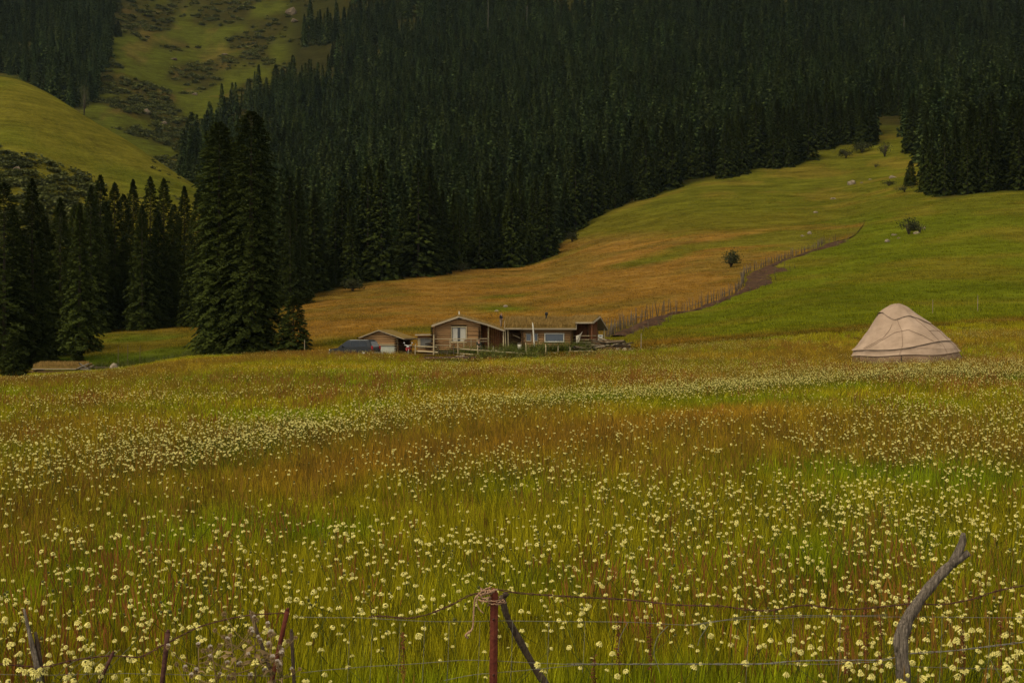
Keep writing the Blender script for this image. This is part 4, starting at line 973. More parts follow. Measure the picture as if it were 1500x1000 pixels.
mb = thing('motorbike', 'red motorbike parked facing the meadow beside the log garage', 'motorbike', P(599, 521, 138.5), R(80))
wheel(mb, -.62, 0, .3, .1); wheel(mb, .62, 0, .3, .11)
extrude_profile('tank', [(-.3, .62), (-.28, .86), (-.05, .9), (.18, .78), (.2, .64)], .3, 'red_paint', mb, .05); extrude_profile('seat', [(.15, .7), (.2, .8), (.8, .82), (.85, .74)], .26, 'tyre', mb, .03)
box(mb, 'engine', (-.22, -.15, .26), (.22, .15, .58), 'black_iron')
for s in (-1, 1):
    bar(mb, 'fork', (-.62, s*.09, .3), (-.36, s*.09, .95), .03, 'chrome'); bar(mb, 'handlebar', (-.36, 0, .98), (-.28, s*.36, 1.05), .02, 'chrome')
    bar(mb, 'mirror_stalk', (-.3, s*.3, 1.04), (-.3, s*.4, 1.24), .012, 'chrome'); o = box(mb, 'mirror', (-.33, s*.4-.06, 1.22), (-.28, s*.4+.06, 1.31), 'car_trim')
box(mb, 'headlight', (-.56, -.08, .84), (-.42, .08, .98), 'car_trim'); extrude_profile('mudguard', [(-.95, .5), (-.8, .64), (-.5, .66), (-.36, .58), (-.5, .62), (-.78, .6)], .13, 'red_paint', mb, .01)
extrude_profile('fairing', [(-.5, .5), (-.52, .8), (-.34, .84), (-.2, .55)], .46, 'red_paint', mb, .04)

# ------------------------------------------------------------------ people
def person(label, base, J, height, jacket, trousers, rz):
    """J: joints as fractions of height; one continuous skinned body, clothes as children"""
    t = thing('person', label, 'person', base, rz); s = height
    def skin(name, verts, edges, rad, mat, sub=2):
        me = bpy.data.meshes.new(name); me.from_pydata([tuple(Vector(v)*s) for v in verts], edges, []); me.update()
        o = mobj(name, me, mat, t); sk = o.modifiers.new('skin', 'SKIN'); sk.use_smooth_shade = True
        for k, d in enumerate(me.skin_vertices[0].data): d.radius = (rad[k]*s, rad[k]*s); d.use_root = (k == 0)
        o.modifiers.new('sub', 'SUBSURF').levels = sub; o.modifiers['sub'].render_levels = sub
        return o
    names = ['hip', 'waist', 'chest', 'neck', 'head', 'crown', 'shl', 'ell', 'wrl', 'hal', 'shr', 'elr', 'wrr', 'har', 'hpl', 'knl', 'anl', 'tol', 'hpr', 'knr', 'anr', 'tor']
    rad = dict(hip=.062, waist=.058, chest=.066, neck=.03, head=.046, crown=.036, shl=.034, ell=.024, wrl=.017, hal=.02, shr=.034, elr=.024, wrr=.017, har=.02, hpl=.05, knl=.033, anl=.022, tol=.022, hpr=.05, knr=.033, anr=.022, tor=.022)
    e = [('hip', 'waist'), ('waist', 'chest'), ('chest', 'neck'), ('neck', 'head'), ('head', 'crown'), ('chest', 'shl'), ('shl', 'ell'), ('ell', 'wrl'), ('wrl', 'hal'), ('chest', 'shr'), ('shr', 'elr'), ('elr', 'wrr'), ('wrr', 'har'),
         ('hip', 'hpl'), ('hpl', 'knl'), ('knl', 'anl'), ('anl', 'tol'), ('hip', 'hpr'), ('hpr', 'knr'), ('knr', 'anr'), ('anr', 'tor')]
    V = [J[k] for k in names]; E_ = [(names.index(a), names.index(b_)) for a, b_ in e]; rd = [rad[k] for k in names]
    for sd in ('l', 'r'):                                    # five fingers on each hand, thumb from the side
        h = Vector(J['ha'+sd]); d = (h-Vector(J['wr'+sd])).normalized(); side = d.cross(Vector((0, 1, 0.2))).normalized()
        for k, ln in enumerate((.042, .048, .044, .034)):
            a = len(V); V += [tuple(h+side*(k-1.5)*.010+d*.018), tuple(h+side*(k-1.5)*.012+d*(.018+ln*.5)), tuple(h+side*(k-1.5)*.011+d*(.016+ln)+Vector((0, -.008, 0)))]; rd += [.0055, .005, .0042]
            E_ += [(names.index('ha'+sd), a), (a, a+1), (a+1, a+2)]
        a = len(V); V += [tuple(h-side*.022), tuple(h-side*.030+d*.022)]; rd += [.006, .005]; E_ += [(names.index('ha'+sd), a), (a, a+1)]
    skin('body', V, E_, rd, 'skin', 1)
    up = ['hip', 'waist', 'chest', 'shl', 'ell', 'wrl', 'shr', 'elr', 'wrr']
    skin('jacket', [J[k] for k in up], [(0, 1), (1, 2), (2, 3), (3, 4), (4, 5), (2, 6), (6, 7), (7, 8)], [.078, .072, .080, .046, .036, .027, .046, .036, .027], jacket)
    dn = ['hip', 'hpl', 'knl', 'anl', 'hpr', 'knr', 'anr']
    skin('trousers', [J[k] for k in dn], [(0, 1), (1, 2), (2, 3), (0, 4), (4, 5), (5, 6)], [.07, .06, .043, .034, .06, .043, .034], trousers)
    hd, cr_ = Vector(J['head']), Vector(J['crown'])
    skin('hair', [tuple(hd+Vector((0, .012, .012))), tuple(cr_+Vector((0, .006, .004)))], [(0, 1)], [.048, .042], 'hair')
    for k, f in enumerate(('l', 'r')):
        an, to = Vector(J['an'+f]), Vector(J['to'+f]); skin('shoe', [tuple(an+Vector((0, .01, -.012))), tuple(to)], [(0, 1)], [.027, .024], 'black_iron', 1)
    bm = bmesh.new(); bmesh.ops.create_icosphere(bm, subdivisions=1, radius=.012*s); mobj('nose', bm_mesh('nose', bm, True), 'skin', t, (hd+Vector((0, -.05, -.004)))*s)
    for sx2 in (-1, 1):
        bm = bmesh.new(); bmesh.ops.create_icosphere(bm, subdivisions=1, radius=.006*s); mobj('eye', bm_mesh('eye', bm, True), 'hair', t, (hd+Vector((sx2*.018, -.043, .008)))*s)
    return t
stand = dict(hip=(0, 0, .52), waist=(0, 0, .61), chest=(0, -.005, .74), neck=(0, -.01, .83), head=(.005, -.03, .905), crown=(.005, -.035, .955), shl=(-.10, 0, .79), ell=(-.125, .01, .64), wrl=(-.06, -.09, .57), hal=(-.03, -.12, .57),
             shr=(.10, 0, .79), elr=(.13, -.01, .64), wrr=(.06, -.10, .57), har=(.03, -.13, .565), hpl=(-.05, 0, .49), knl=(-.055, -.01, .27), anl=(-.055, .01, .045), tol=(-.06, -.07, .022), hpr=(.05, 0, .49), knr=(.06, -.01, .27), anr=(.06, .01, .045), tor=(.07, -.07, .022))
gpz = pA.z+float(np.interp(6.42, [5.2, 6.85], [2.42, 1.84]))+.235
person('person in dark jacket and tan trousers standing on the lean-to roof of the gabled cabin', (pA.x+6.42*math.cos(R(-3))+.05, pA.y+.9, gpz), stand, 1.5, 'jacket', 'trousers', R(55))
sit = dict(hip=(0, 0, .30), waist=(0, -.01, .39), chest=(0, -.035, .52), neck=(0, -.05, .61), head=(0, -.075, .685), crown=(0, -.08, .735), shl=(-.10, -.03, .57), ell=(-.125, -.07, .42), wrl=(-.07, -.17, .345), hal=(-.05, -.20, .335),
           shr=(.10, -.03, .57), elr=(.125, -.07, .42), wrr=(.07, -.17, .345), har=(.05, -.20, .335), hpl=(-.055, -.01, .28), knl=(-.075, -.23, .29), anl=(-.07, -.21, .045), tol=(-.075, -.29, .022), hpr=(.055, -.01, .28), knr=(.075, -.23, .29), anr=(.07, -.21, .045), tor=(.075, -.29, .022))
sb = P(701, 516, 131)
person('person in dark clothes sitting on a stump before the corner of the gabled cabin', sb, sit, 1.62, 'coat', 'trousers_dark', R(20))
st = thing('stump', 'short wooden stump under the seated person in front of the gabled cabin', 'stump', sb+Vector((0.02, .03, 0)))
bar(st, 'trunk', (0, 0, -.3), (0, 0, .36), .2, 'log_dark', 10); bar(st, 'cut_top', (0, 0, .36), (0, 0, .372), .18, 'rail_wood', 10)

# ------------------------------------------------------------------ yurt
yb = P(1325, 535, 83); yz0 = yb.z
Yt = thing('yurt', 'pale felt covered yurt roped over, standing alone in the flowering meadow', 'yurt', yb)
YZ = [-.5, 0, .5, .85, 1.2, 1.6, 2.0, 2.3, 2.6, 3.0, 3.3, 3.5, 3.6]; YR = [2.98, 3.02, 3.06, 2.93, 2.66, 2.3, 1.95, 1.64, 1.32, .93, .62, .34, .05]; YC = [.05, .06, .08, .1, .12, .02, -.06, -.18, -.30, -.42, -.42, -.41, -.40]
def ypt(th, z, out=0.0):
    r = float(np.interp(z, YZ, YR))+out; c_ = float(np.interp(z, YZ, YC))
    r += .05*math.sin(th*5+z*1.3)*min(1, max(0, z-.3))+.025*math.sin(th*11-z*3)+.018*math.sin(th*23+z*5)*math.sin(z*2.1+th)
    return Vector((c_+r*math.cos(th), r*math.sin(th), z+.02*math.sin(th*3)))
def yshell(name, z0f, z1f, out, mat, n=96, m_=22, seam=0.0):
    bm = bmesh.new(); g_ = []
    for i in range(n):
        th = i/n*2*math.pi; z0, z1 = z0f(th), z1f(th)
        g_.append([bm.verts.new(ypt(th, z0+(z1-z0)*j/(m_-1), out*(1.0 if j else 1.5)+.012*math.sin(th*17+j))) for j in range(m_)])
    for i in range(n):
        for j in range(m_-1): bm.faces.new((g_[i][j], g_[(i+1) % n][j], g_[(i+1) % n][j+1], g_[i][j+1]))
    return mobj(name, bm_mesh(name, bm, True), mat, Yt)
yshell('wall_felt', lambda t: -.5, lambda t: 1.05, 0, 'felt_low', m_=10)
yshell('roof_felt', lambda t: .70+.20*math.sin(t+1.4)+.07*math.sin(2*t+.6)+.03*math.sin(6*t), lambda t: 3.12, .06, 'felt')
yshell('upper_felt', lambda t: 1.25+.55*math.cos(t-.2)*.7+.06*math.sin(4*t), lambda t: 3.0, .12, 'felt')
bm = bmesh.new(); g_ = []; n = 72
for i in range(n):                                            # crown flap: its hem dips to points
    th = i/n*2*math.pi
    hem = 2.62+.34*abs(math.sin(th*2+.9))**1.3-.18*math.cos(th+.3)
    g_.append([bm.verts.new(ypt(th, hem+(3.6-hem)*(j/11)**.8, .16*(1.3-j/11)) if j < 11 else ypt(th, 3.6, .0)) for j in range(12)])
for i in range(n):
    for j in range(11): bm.faces.new((g_[i][j], g_[(i+1) % n][j], g_[(i+1) % n][j+1], g_[i][j+1]))
bmesh.ops.remove_doubles(bm, verts=bm.verts[:], dist=.004); mobj('crown_flap', bm_mesh('crown_flap', bm, True), 'felt', Yt)
def yrope(p, r=.010, out=.15):
    th = np.interp(np.linspace(0, 1, 26), np.linspace(0, 1, len(p)), [R(a[0]) for a in p]); z = np.interp(np.linspace(0, 1, 26), np.linspace(0, 1, len(p)), [a[1] for a in p])
    mobj('rope', tube_mesh('rope', [([ypt(t, q, out) for t, q in zip(th, z)], r)], 5), 'rope', Yt)
for p in ([(250, 2.75), (252, 2.0), (250, 1.2), (246, .1)], [(300, 2.7), (298, 1.9), (300, 1.0), (302, .1)], [(328, 2.6), (326, 1.8), (324, 1.0), (322, .05)], [(345, 2.55), (345, 1.6), (344, .8), (343, 0)],
          [(262, 2.05), (280, 1.7), (296, 1.15)], [(262, 2.05), (240, 1.9), (214, 1.2), (200, .9)], [(190, .86), (230, .8), (270, 1.02), (300, .95), (325, 1.0)], [(296, 2.0), (315, 2.05), (330, 2.0)], [(318, 1.05), (335, 1.15), (352, 1.2)], [(200, 1.0), (225, 1.6), (238, 2.4)], [(190, .5), (230, .45), (280, .55), (330, .5), (352, .45)]): yrope(p)
for a in (196, 250, 322, 345): bar(Yt, 'peg', ypt(R(a), .0, .25)-Vector((0, 0, .4)), ypt(R(a), .55, .02), .03, 'stake_wood', 6)
for k in range(9): mobj('hem_lath', tube_mesh('hem_lath', [([ypt(R(262+k*9+q), .18+.015*k % .05, .05) for q in (0, 4, 8)], .03)], 5), 'felt_low', Yt)

# ------------------------------------------------------------------ meadow: grass, seed heads, weeds
def clump_mesh(name, seed, n, rad, h0, h1, w, segs=3, lean=.35):
    r = np.random.default_rng(seed); a = r.uniform(0, 6.28, n); q = rad*np.sqrt(r.random(n))
    b0 = np.stack([q*np.cos(a), q*np.sin(a), np.full(n, -.04)], 1); h = r.uniform(h0, h1, n); az = r.uniform(0, 6.28, n); ln = h*r.uniform(.05, lean*1.6, n)
    d = np.stack([np.cos(az), np.sin(az), 0*az], 1); s = np.stack([-np.sin(az+.9), np.cos(az+.9), 0*az], 1)*(w*(.45+1.5*r.random(n)**2.2))[:, None]
    cols = []
    for k in range(segs+1):
        f = k/segs; c_ = b0+d*(ln*f**2)[:, None]; c_[:, 2] += h*f*(1-.12*f)
        cols += [c_-s*(1-f)*.5-s*.03, c_+s*(1-f)*.5+s*.03]
    v = np.stack(cols, 1).reshape(-1, 3); m_ = 2*(segs+1); base = np.arange(n)[:, None]*m_
    fc = np.concatenate([base+[2*k, 2*k+1, 2*k+3, 2*k+2] for k in range(segs)])
    return np_mesh(name, v, fc, np.repeat(r.random(n), m_))
def seed_mesh(name, seed, n, rad, h0, h1, w, plume):
    r = np.random.default_rng(seed); V = []; Fc = []; lf = []
    for i in range(n):
        a = r.uniform(0, 6.28); q = rad*math.sqrt(r.random()); h = r.uniform(h0, h1); az = r.uniform(0, 6.28); l_ = h*r.uniform(.03, .22)
        b0 = np.array([q*math.cos(a), q*math.sin(a), -.03]); d = np.array([math.cos(az), math.sin(az), 0]); s = np.array([-d[1], d[0], 0]); up = np.array([0, 0, 1.])
        p0, p1 = b0, b0+d*l_*.6+up*h*.72; p2 = b0+d*l_+up*h; k = len(V)
        V += [p0-s*w*.5, p0+s*w*.5, p1+s*w*.4, p1-s*w*.4]; Fc.append([k, k+1, k+2, k+3]); lf += [r.random()*.4]*4
        for rot_ in (0, 1.57):
            ss = s*math.cos(rot_)+d*math.sin(rot_); k = len(V); mid = p1*.55+p2*.45
            V += [p1-up*h*.02, mid+ss*plume, p2, mid-ss*plume]; Fc.append([k, k+1, k+2, k+3]); lf += [.3+.7*r.random()]*4
    return np_mesh(name, np.array(V), np.array(Fc), lf)
def mk(me, mat): me.materials.append(MATS[mat]); return me

def field_points(Y0, Y1, dens0, dens1, pxa=-160, pxb=1660, dmin=None):
    """points spread over the ground with a density falling off with distance (per square metre)"""
    out = []
    edges = np.exp(np.linspace(math.log(Y0), math.log(Y1), 22))
    for a, c_ in zip(edges[:-1], edges[1:]):
        f = (math.log((a+c_)/2)-math.log(Y0))/(math.log(Y1)-math.log(Y0)); de = math.exp(math.log(dens0)*(1-f)+math.log(dens1)*f)
        area = (pxb-pxa)/F*(c_*c_-a*a)/2; n = int(area*de); y = np.sqrt(rng.uniform(a*a, c_*c_, n)); p = rng.uniform(pxa, pxb, n)
        out.append(np.stack([(p-750)/F*y, y], 1))
    return np.concatenate(out)
def meadow_limit(px):                                      # where the tall meadow ends
    return np.interp(px, [-200, 0, 300, 470, 560, 600, 614, 700, 716, 860, 900, 940, 1000, 1100, 1200, 1300, 1500, 1700], [170, 172, 150, 132, 128, 122, 93, 93, 105, 112, 122, 118, 124, 127, 127, 131, 134, 134])
def keep_out(x, y):
    k = np.hypot(x-yb.x, y-yb.y) > 3.0
    px = 750+x/y*F
    k &= ~((px > 480) & (px < 560) & (y > 134))
    return k
BROWN = np.array([.135, .090, .014]); GREEN = np.array([.086, .114, .006]); OLIVE = np.array([.122, .112, .008]); RED = np.array([.165, .080, .022])
DRX = [-150, 0, 250, 400, 550, 700, 850, 950, 1050, 1300, 1650]; DRY = [775, 743, 694, 662, 638, 624, 607, 593, 583, 564, 560]
def meadow_tint(x, y, n):
    w1 = fbm(x/7, y/9, 21., 4); w2 = fbm(x/2.2, y/3.0, 22., 3); far = sstep(25, 70, y)
    t = OLIVE[None]*np.ones((n, 1))
    g_ = sstep(.47, .64, w1*.6+w2*.4-.05*far)[:, None]; t = t*(1-g_)+GREEN*g_
    b_ = sstep(.50, .66, fbm(x/11, y/16, 25., 4)+.05*far)[:, None]; t = t*(1-b_*.85)+BROWN*b_*.85
    px = 750+x/y*F; py = ang(px, y)
    rb = (np.exp(-((py-np.interp(px, DRX, DRY)-np.interp(px, [0, 700, 1300], [58, 44, 26]))/np.interp(px, [0, 700, 1300], [20, 18, 9]))**2)*sstep(250, 500, px)*sstep(1350, 1150, px)*.5)[:, None]
    t = t*(1-rb)+RED*.85*rb
    return t*rng.uniform(.5, 1.45, (n, 1))
def spread(name, pts, meshes, label, cat, tint, s0=.8, s1=1.2, zs=None):
    n = len(pts); z = ground_z(pts[:, 0], pts[:, 1]); s = rng.uniform(s0, s1, n)
    sc = np.stack([s, s, s*(zs if zs is not None else 1)], 1)
    return scatter(name, np.stack([pts[:, 0], pts[:, 1], z], 1), meshes, sc, np.stack([rng.normal(0, .06, n), rng.normal(0, .06, n), rng.uniform(0, 6.28, n)], 1), rng.integers(0, len(meshes), n), tint, label, cat)

# near grass, blade by blade
pts = field_points(6.0, 42, 44, 9); px_ = 750+pts[:, 0]/pts[:, 1]*F
tn = meadow_tint(pts[:, 0], pts[:, 1], len(pts)); hh = .65+.6*fbm(pts[:, 0]/3, pts[:, 1]/3, 31., 3)
spread('meadow_grass', pts, [mk(clump_mesh('blade_clump_%d' % k, 200+k, 56, .20, .16, .50, .0068, 3, .12), 'grass_blades') for k in range(5)], 'tall green and tawny grass of the flowering meadow', 'grass', tn, .8, 1.25, hh)
# far grass
pts = field_points(34, 175, 7.5, 1.3); px_ = 750+pts[:, 0]/pts[:, 1]*F
ok = (pts[:, 1] < meadow_limit(px_)) & keep_out(pts[:, 0], pts[:, 1]); pts = pts[ok]; px_ = px_[ok]
tn = meadow_tint(pts[:, 0], pts[:, 1], len(pts)); hh = .6+.6*fbm(pts[:, 0]/5, pts[:, 1]/7, 31., 3)
spread('distant_meadow_grass', pts, [mk(clump_mesh('far_clump_%d' % k, 220+k, 60, .5, .16, .46, .020, 2), 'grass_blades') for k in range(5)], 'tawny grass covering the far part of the meadow', 'grass', tn, .8, 1.35, hh)
# reddish seed heads standing above the blades
pts = field_points(6.5, 120, 9, 1.5); px_ = 750+pts[:, 0]/pts[:, 1]*F
wz = fbm(pts[:, 0]/9, pts[:, 1]/14, 41., 4)+.05*sstep(20, 50, pts[:, 1])
ok = (pts[:, 1] < meadow_limit(px_)) & keep_out(pts[:, 0], pts[:, 1]) & (wz+rng.normal(0, .06, len(pts)) > .50); pts = pts[ok]
rd_ = sstep(.5, .62, fbm(pts[:, 0]/5, pts[:, 1]/7, 43., 3))[:, None]
tn = (np.array([.105, .072, .016])*(1-rd_)+np.array([.115, .056, .020])*rd_)*rng.uniform(.6, 1.3, (len(pts), 1))
far_ = sstep(20, 50, pts[:, 1])
spread('seed_grass', pts, [mk(seed_mesh('seed_clump_%d' % k, 240+k, 13, .22, .34, .62, .004, .0062), 'seed_heads') for k in range(4)], 'reddish brown seed heads of meadow grasses standing above the blades', 'grass', tn, .85, 1.2)
# short turf tufts on the slopes behind
pts = field_points(120, 470, 1.3, .3, -60, 1560); px_ = 750+pts[:, 0]/pts[:, 1]*F
ok = (pts[:, 1] > meadow_limit(px_)-6) & ~((px_ > 470) & (px_ < 925) & (pts[:, 1] < 148) & (pts[:, 1] > 129)) & ((pts[:, 1] < edge_Y(px_)) | (px_ < 300))
dl = np.min(np.hypot(pts[:, None, 0]-FL[None, ::6, 0]-1.2, pts[:, None, 1]-FL[None, ::6, 1]), 1); ok &= dl > 2.2
pts = pts[ok]; tn = np.clip(turf(pts[:, 0], pts[:, 1])*.6, 0, .4)*rng.uniform(.5, 1.4, (len(pts), 1))
spread('slope_grass', pts, [mk(clump_mesh('turf_tuft_%d' % k, 260+k, 46, .85, .06, .26, .03, 1, .6), 'grass_blades') for k in range(4)], 'short grazed turf of the tan and green slopes', 'grass', tn, .8, 1.6)
# nettles and docks in the yard
def weed_mesh(name, seed, n):
    r = np.random.default_rng(seed); V = []
    for i in range(7):
        a = r.uniform(0, 6.28); o = r.uniform(0, .3); bx, by = o*math.cos(a), o*math.sin(a); h = r.uniform(.45, 1.0)
        for k in range(n):
            z = h*(k+1)/n; aa = r.uniform(0, 6.28); l_ = .20*(1.15-z/h)+.05; d = np.array([math.cos(aa), math.sin(aa), -.25]); s = np.array([-math.sin(aa), math.cos(aa), .2]); p = np.array([bx, by, z])
            V += [p, p+d*l_*.5+s*l_*.28, p+d*l_, p+d*l_*.5-s*l_*.28]
    V = np.array(V); q = np.arange(len(V)//4)[:, None]*4
    return np_mesh(name, V, np.concatenate([q+[0, 1, 2], q+[0, 2, 3]]), np.repeat(r.random(len(V)//4), 4))
n = 900; pw = rng.uniform(640, 870, n); Yw = np.where(rng.random(n) < .8, rng.uniform(129.5, 136.5, n), rng.uniform(112, 127, n)); xw = (pw-750)/F*Yw; pyw = ang(pw, Yw)
ok = (fbm(xw/4, Yw/5, 51., 3) > .47) & ((pw > 690) | (Yw > 126)); e1 = np.stack([xw, Yw], 1)[ok]
n = 160; pw = rng.uniform(130, 300, n); Yw = rng.uniform(172, 184, n); e2 = np.stack([(pw-750)/F*Yw, Yw], 1)
pts = np.concatenate([e1, e2]); tn = np.array([[1.05, 1, .9]])*rng.uniform(.6, 1.25, (len(pts), 1))
spread('yard_weeds', pts, [mk(weed_mesh('weed_%d' % k, 270+k, 9), 'weed_leaves') for k in range(3)], 'rank dark green weeds growing in the yard before the log houses', 'weeds', tn, .7, 1.3)

# ------------------------------------------------------------------ cream scabious
def flower_parts(seed, R0, detail):
    r = np.random.default_rng(seed); V = []; lf = []
    for (npet, r0, r1, z0, z1, wd) in ((11, .30, 1.0, .20, -.12, .26), (9, .22, .74, .34, .18, .22), (7, .15, .48, .42, .36, .16))[:detail]:
        for k in range(npet):
            a = 2*math.pi*(k+r.uniform(-.25, .25))/npet; e = r.uniform(.85, 1.12); d = np.array([math.cos(a), math.sin(a), 0]); s = np.array([-d[1], d[0], 0])
            p0 = d*r0; p0[2] = z0; p2 = d*r1*e; p2[2] = z1+r.uniform(-.06, .06); md = d*(r0*.35+r1*.65); md[2] = (z0+z1)/2+.07
            V += [p0, md+s*wd*e, p2, md-s*wd*e]; lf += [r.uniform(.2, 1)]*4
    V = np.array(V)*R0; q = np.arange(len(V)//4)[:, None]*4
    pet = np_mesh('petals', V, np.concatenate([q+[0, 1, 2], q+[0, 2, 3]]), lf)
    return pet
def centre_mesh(R0):
    bm = bmesh.new(); bmesh.ops.create_icosphere(bm, subdivisions=1, radius=.27*R0)
    for v in bm.verts: v.co.z = v.co.z*.75+.33*R0
    return bm_mesh('flower_centre', bm, True)
PET = [mk(flower_parts(300+k, .027, 3), 'petals') for k in range(5)]; CEN = mk(centre_mesh(.027), 'flower_centre')
def stem_mesh(k):
    r = random.Random(k); bx, by = r.uniform(-.06, .06), r.uniform(-.06, .06)
    me = tube_mesh('flower_stem', [([(bx, by, -1), (bx*.6, by*.6, -.5), (bx*.1, by*.1, -.12), (0, 0, 0)], [.0026, .0022, .002, .0018])], 4)
    return mk(me, 'flower_stems')
STM = [stem_mesh(k) for k in range(5)]
# joined copies for the scattered ones
def joined_flower(k, pmat):
    spent = k >= 5; pm = flower_parts(320+k, .012 if spent else .025, 1 if spent else 2); bm = bmesh.new(); bm.from_mesh(pm); lay = bm.verts.layers.float.get('leaf')
    me2 = centre_mesh(.045 if spent else .025); n0 = len(bm.faces); bm.from_mesh(me2)
    for f in bm.faces[n0:] if False else list(bm.faces)[n0:]: f.material_index = 1
    n1 = len(bm.faces)
    a = [bm.verts.new((-.0028, 0, 0)), bm.verts.new((.0028, 0, 0)), bm.verts.new((.03, .02, -.5)), bm.verts.new((.025, .02, -.5))]; f = bm.faces.new(a); f.material_index = 2
    me = bpy.data.meshes.new('scattered_flower_%d' % k); bm.to_mesh(me); bm.free()
    for m_ in (pmat, 'flower_centre', 'flower_stems'): me.materials.append(MATS[m_])
    return me
pts = field_points(7.2, 128, 62, 22); x, y = pts[:, 0], pts[:, 1]; px_ = 750+x/y*F; py_ = ang(px_, y)
d1 = fbm(x/3.2, y/4.5, 61., 3); d2 = fbm(x/10, y/16, 62., 3)
# a pale drift of blossom crosses the meadow from lower left to the middle right
drift = np.interp(px_, DRX, DRY); bandw = np.interp(px_, [0, 400, 900, 1300, 1600], [30, 26, 15, 12, 22])
dr_ = np.exp(-((py_-drift)/bandw)**2)
right = sstep(950, 1400, px_)*sstep(25, 15, y)*.0+sstep(1100, 1450, px_)*sstep(90, 60, y)
prob = .10+.62*sstep(.42, .66, d1*.6+d2*.4)+np.interp(px_, [0, 500, 1100], [.55, .9, .7])*dr_+.35*right
prob *= 1-.80*np.exp(-((py_-drift-np.interp(px_, [0, 700, 1300], [55, 42, 26]))/np.interp(px_, [0, 700, 1300], [22, 20, 10]))**2)*sstep(250, 500, px_)
prob *= np.interp(py_, [540, 600], [0, 1])*(1-np.interp(px_, [0, 200, 450, 650, 1000, 1650], [.1, .15, .3, .9, .9, 1.0]))+np.interp(px_, [0, 200, 450, 650, 1000, 1650], [.1, .15, .3, .9, .9, 1.0])
prob *= sstep(1010, 960, 0*py_+1000*(y < 6))
ok = (rng.random(len(pts)) < prob*(.68+.42*sstep(32, 18, y))) & (y < meadow_limit(px_)-2) & keep_out(x, y); pts = pts[ok]
ex = field_points(22, 95, 95, 40); epx = 750+ex[:, 0]/ex[:, 1]*F; epy = ang(epx, ex[:, 1])
ed = np.exp(-((epy-np.interp(epx, DRX, DRY))/np.interp(epx, [0, 400, 900, 1300, 1600], [34, 22, 14, 8, 10]))**2)*(.25+1.3*sstep(.38, .62, fbm(ex[:, 0]/4, ex[:, 1]/7, 63., 3)))
ex = ex[(rng.random(len(ex)) < ed*np.interp(epx, [0, 300, 700, 1000, 1200, 1600], [.18, .42, .62, .65, .5, .25])) & keep_out(ex[:, 0], ex[:, 1])]; pts = np.concatenate([pts, ex])
x, y = pts[:, 0], pts[:, 1]; z = ground_z(x, y); fh = rng.uniform(.34, .60, len(x))*(.8+.35*fbm(x/3, y/3, 31., 3)/.5*.5)+.04
px_ = 750+x/y*F; hpy = 500-(z+fh)/y*F
vis = (px_ > 2) & (px_ < 1498) & (hpy < 996) & (hpy > 400)
o_ = np.argsort(y+1e4*(~vis)); ind = o_[:300]
fr = random.Random(3)
for k in ind:
    t = thing('scabious_flower', 'cream scabious blossom on a thin green stem in the grass along the wire fence', 'flower', (x[k], y[k], z[k]+fh[k]), fr.uniform(0, 6.28), 'scabious flowers along the wire fence')
    s = .52+.72*fr.random()**1.5; t.rotation_euler = (fr.gauss(.35, .33), fr.gauss(0, .3), fr.gauss(0, .5)); i = fr.randrange(5)
    mobj('blossom', PET[i], None, t, (0, 0, 0), None, (s, s, s*fr.uniform(1.2, 2.1))); mobj('flower_centre', CEN, None, t, None, None, (s, s, s*1.5))
    mobj('stem', STM[i], None, t, (0, 0, 0), None, (1, 1, fh[k]+.05))
m_ = np.ones(len(x), bool); m_[ind] = False; x, y, z, fh = x[m_], y[m_], z[m_], fh[m_]; n = len(x)
sz = (.48+.66*rng.random(n)**1.4)*(1-.15*sstep(16, 40, y))
scatter('scabious_meadow', np.stack([x, y, z+fh], 1), [joined_flower(k, 'petals') for k in range(7)], np.stack([sz, sz, sz*rng.uniform(1.2, 2.0, n)], 1), np.stack([rng.normal(.35, .33, n), rng.normal(0, .3, n), rng.normal(0, .5, n)], 1), np.where(rng.random(n) < .16, 5+(np.arange(n) % 2), rng.integers(0, 5, n)), np.ones((n, 3)),
        'countless cream scabious blossoms dotting the meadow behind the fence', 'flowers')

# ------------------------------------------------------------------ the wire fence in the foreground
FY = 9.5
def fg(px, py, dy=0.0): return P(px, py, FY+dy)
gpost = G(724, FY)
sp_t = thing('steel_post', 'rust red angle iron post with a pointed top wrapped in twine', 'post', gpost)
h = (500-866)/F*FY-gpost.z
bm = bmesh.new(); w_ = .054; tk_ = .012
prof_ = [(-w_/2, 0), (-w_/2+.004, -.010), (0, -.022), (w_/2-.004, -.012), (w_/2, 0), (w_/2-tk_, .014), (0, -.004), (-w_/2+tk_, .014)]
rb = [bm.verts.new((a-.015, c_, -.4)) for a, c_ in prof_]; rt = [bm.verts.new((a, c_, h+.035-abs(a+.006)*1.4+(0 if a < .02 else -.0))) for a, c_ in prof_]
for i in range(8): bm.faces.new((rb[i], rb[(i+1) % 8], rt[(i+1) % 8], rt[i]))
bm.faces.new(rt); bm.faces.new(rb[::-1])
mobj('shaft', bm_mesh('shaft', bm), 'rust', sp_t)
for z in (h-.18, h-.55): bar(sp_t, 'bolt', (-.004, -.03, z), (-.004, .02, z), .008, 'rust_dark', 6)
tw = thing('twine', 'frayed pinkish twine knotted round the top of the rusty steel post', 'twine', fg(715, 868))
tr = random.Random(6)
def helix(c0, c1, ra, rb_, turns, n=60, jit=.004): 
    return [Vector(c0).lerp(Vector(c1), i/(n-1))+Vector((ra*math.cos(i/(n-1)*turns*6.283)+tr.uniform(-jit, jit), rb_*math.sin(i/(n-1)*turns*6.283), tr.uniform(-jit, jit))) for i in range(n)]
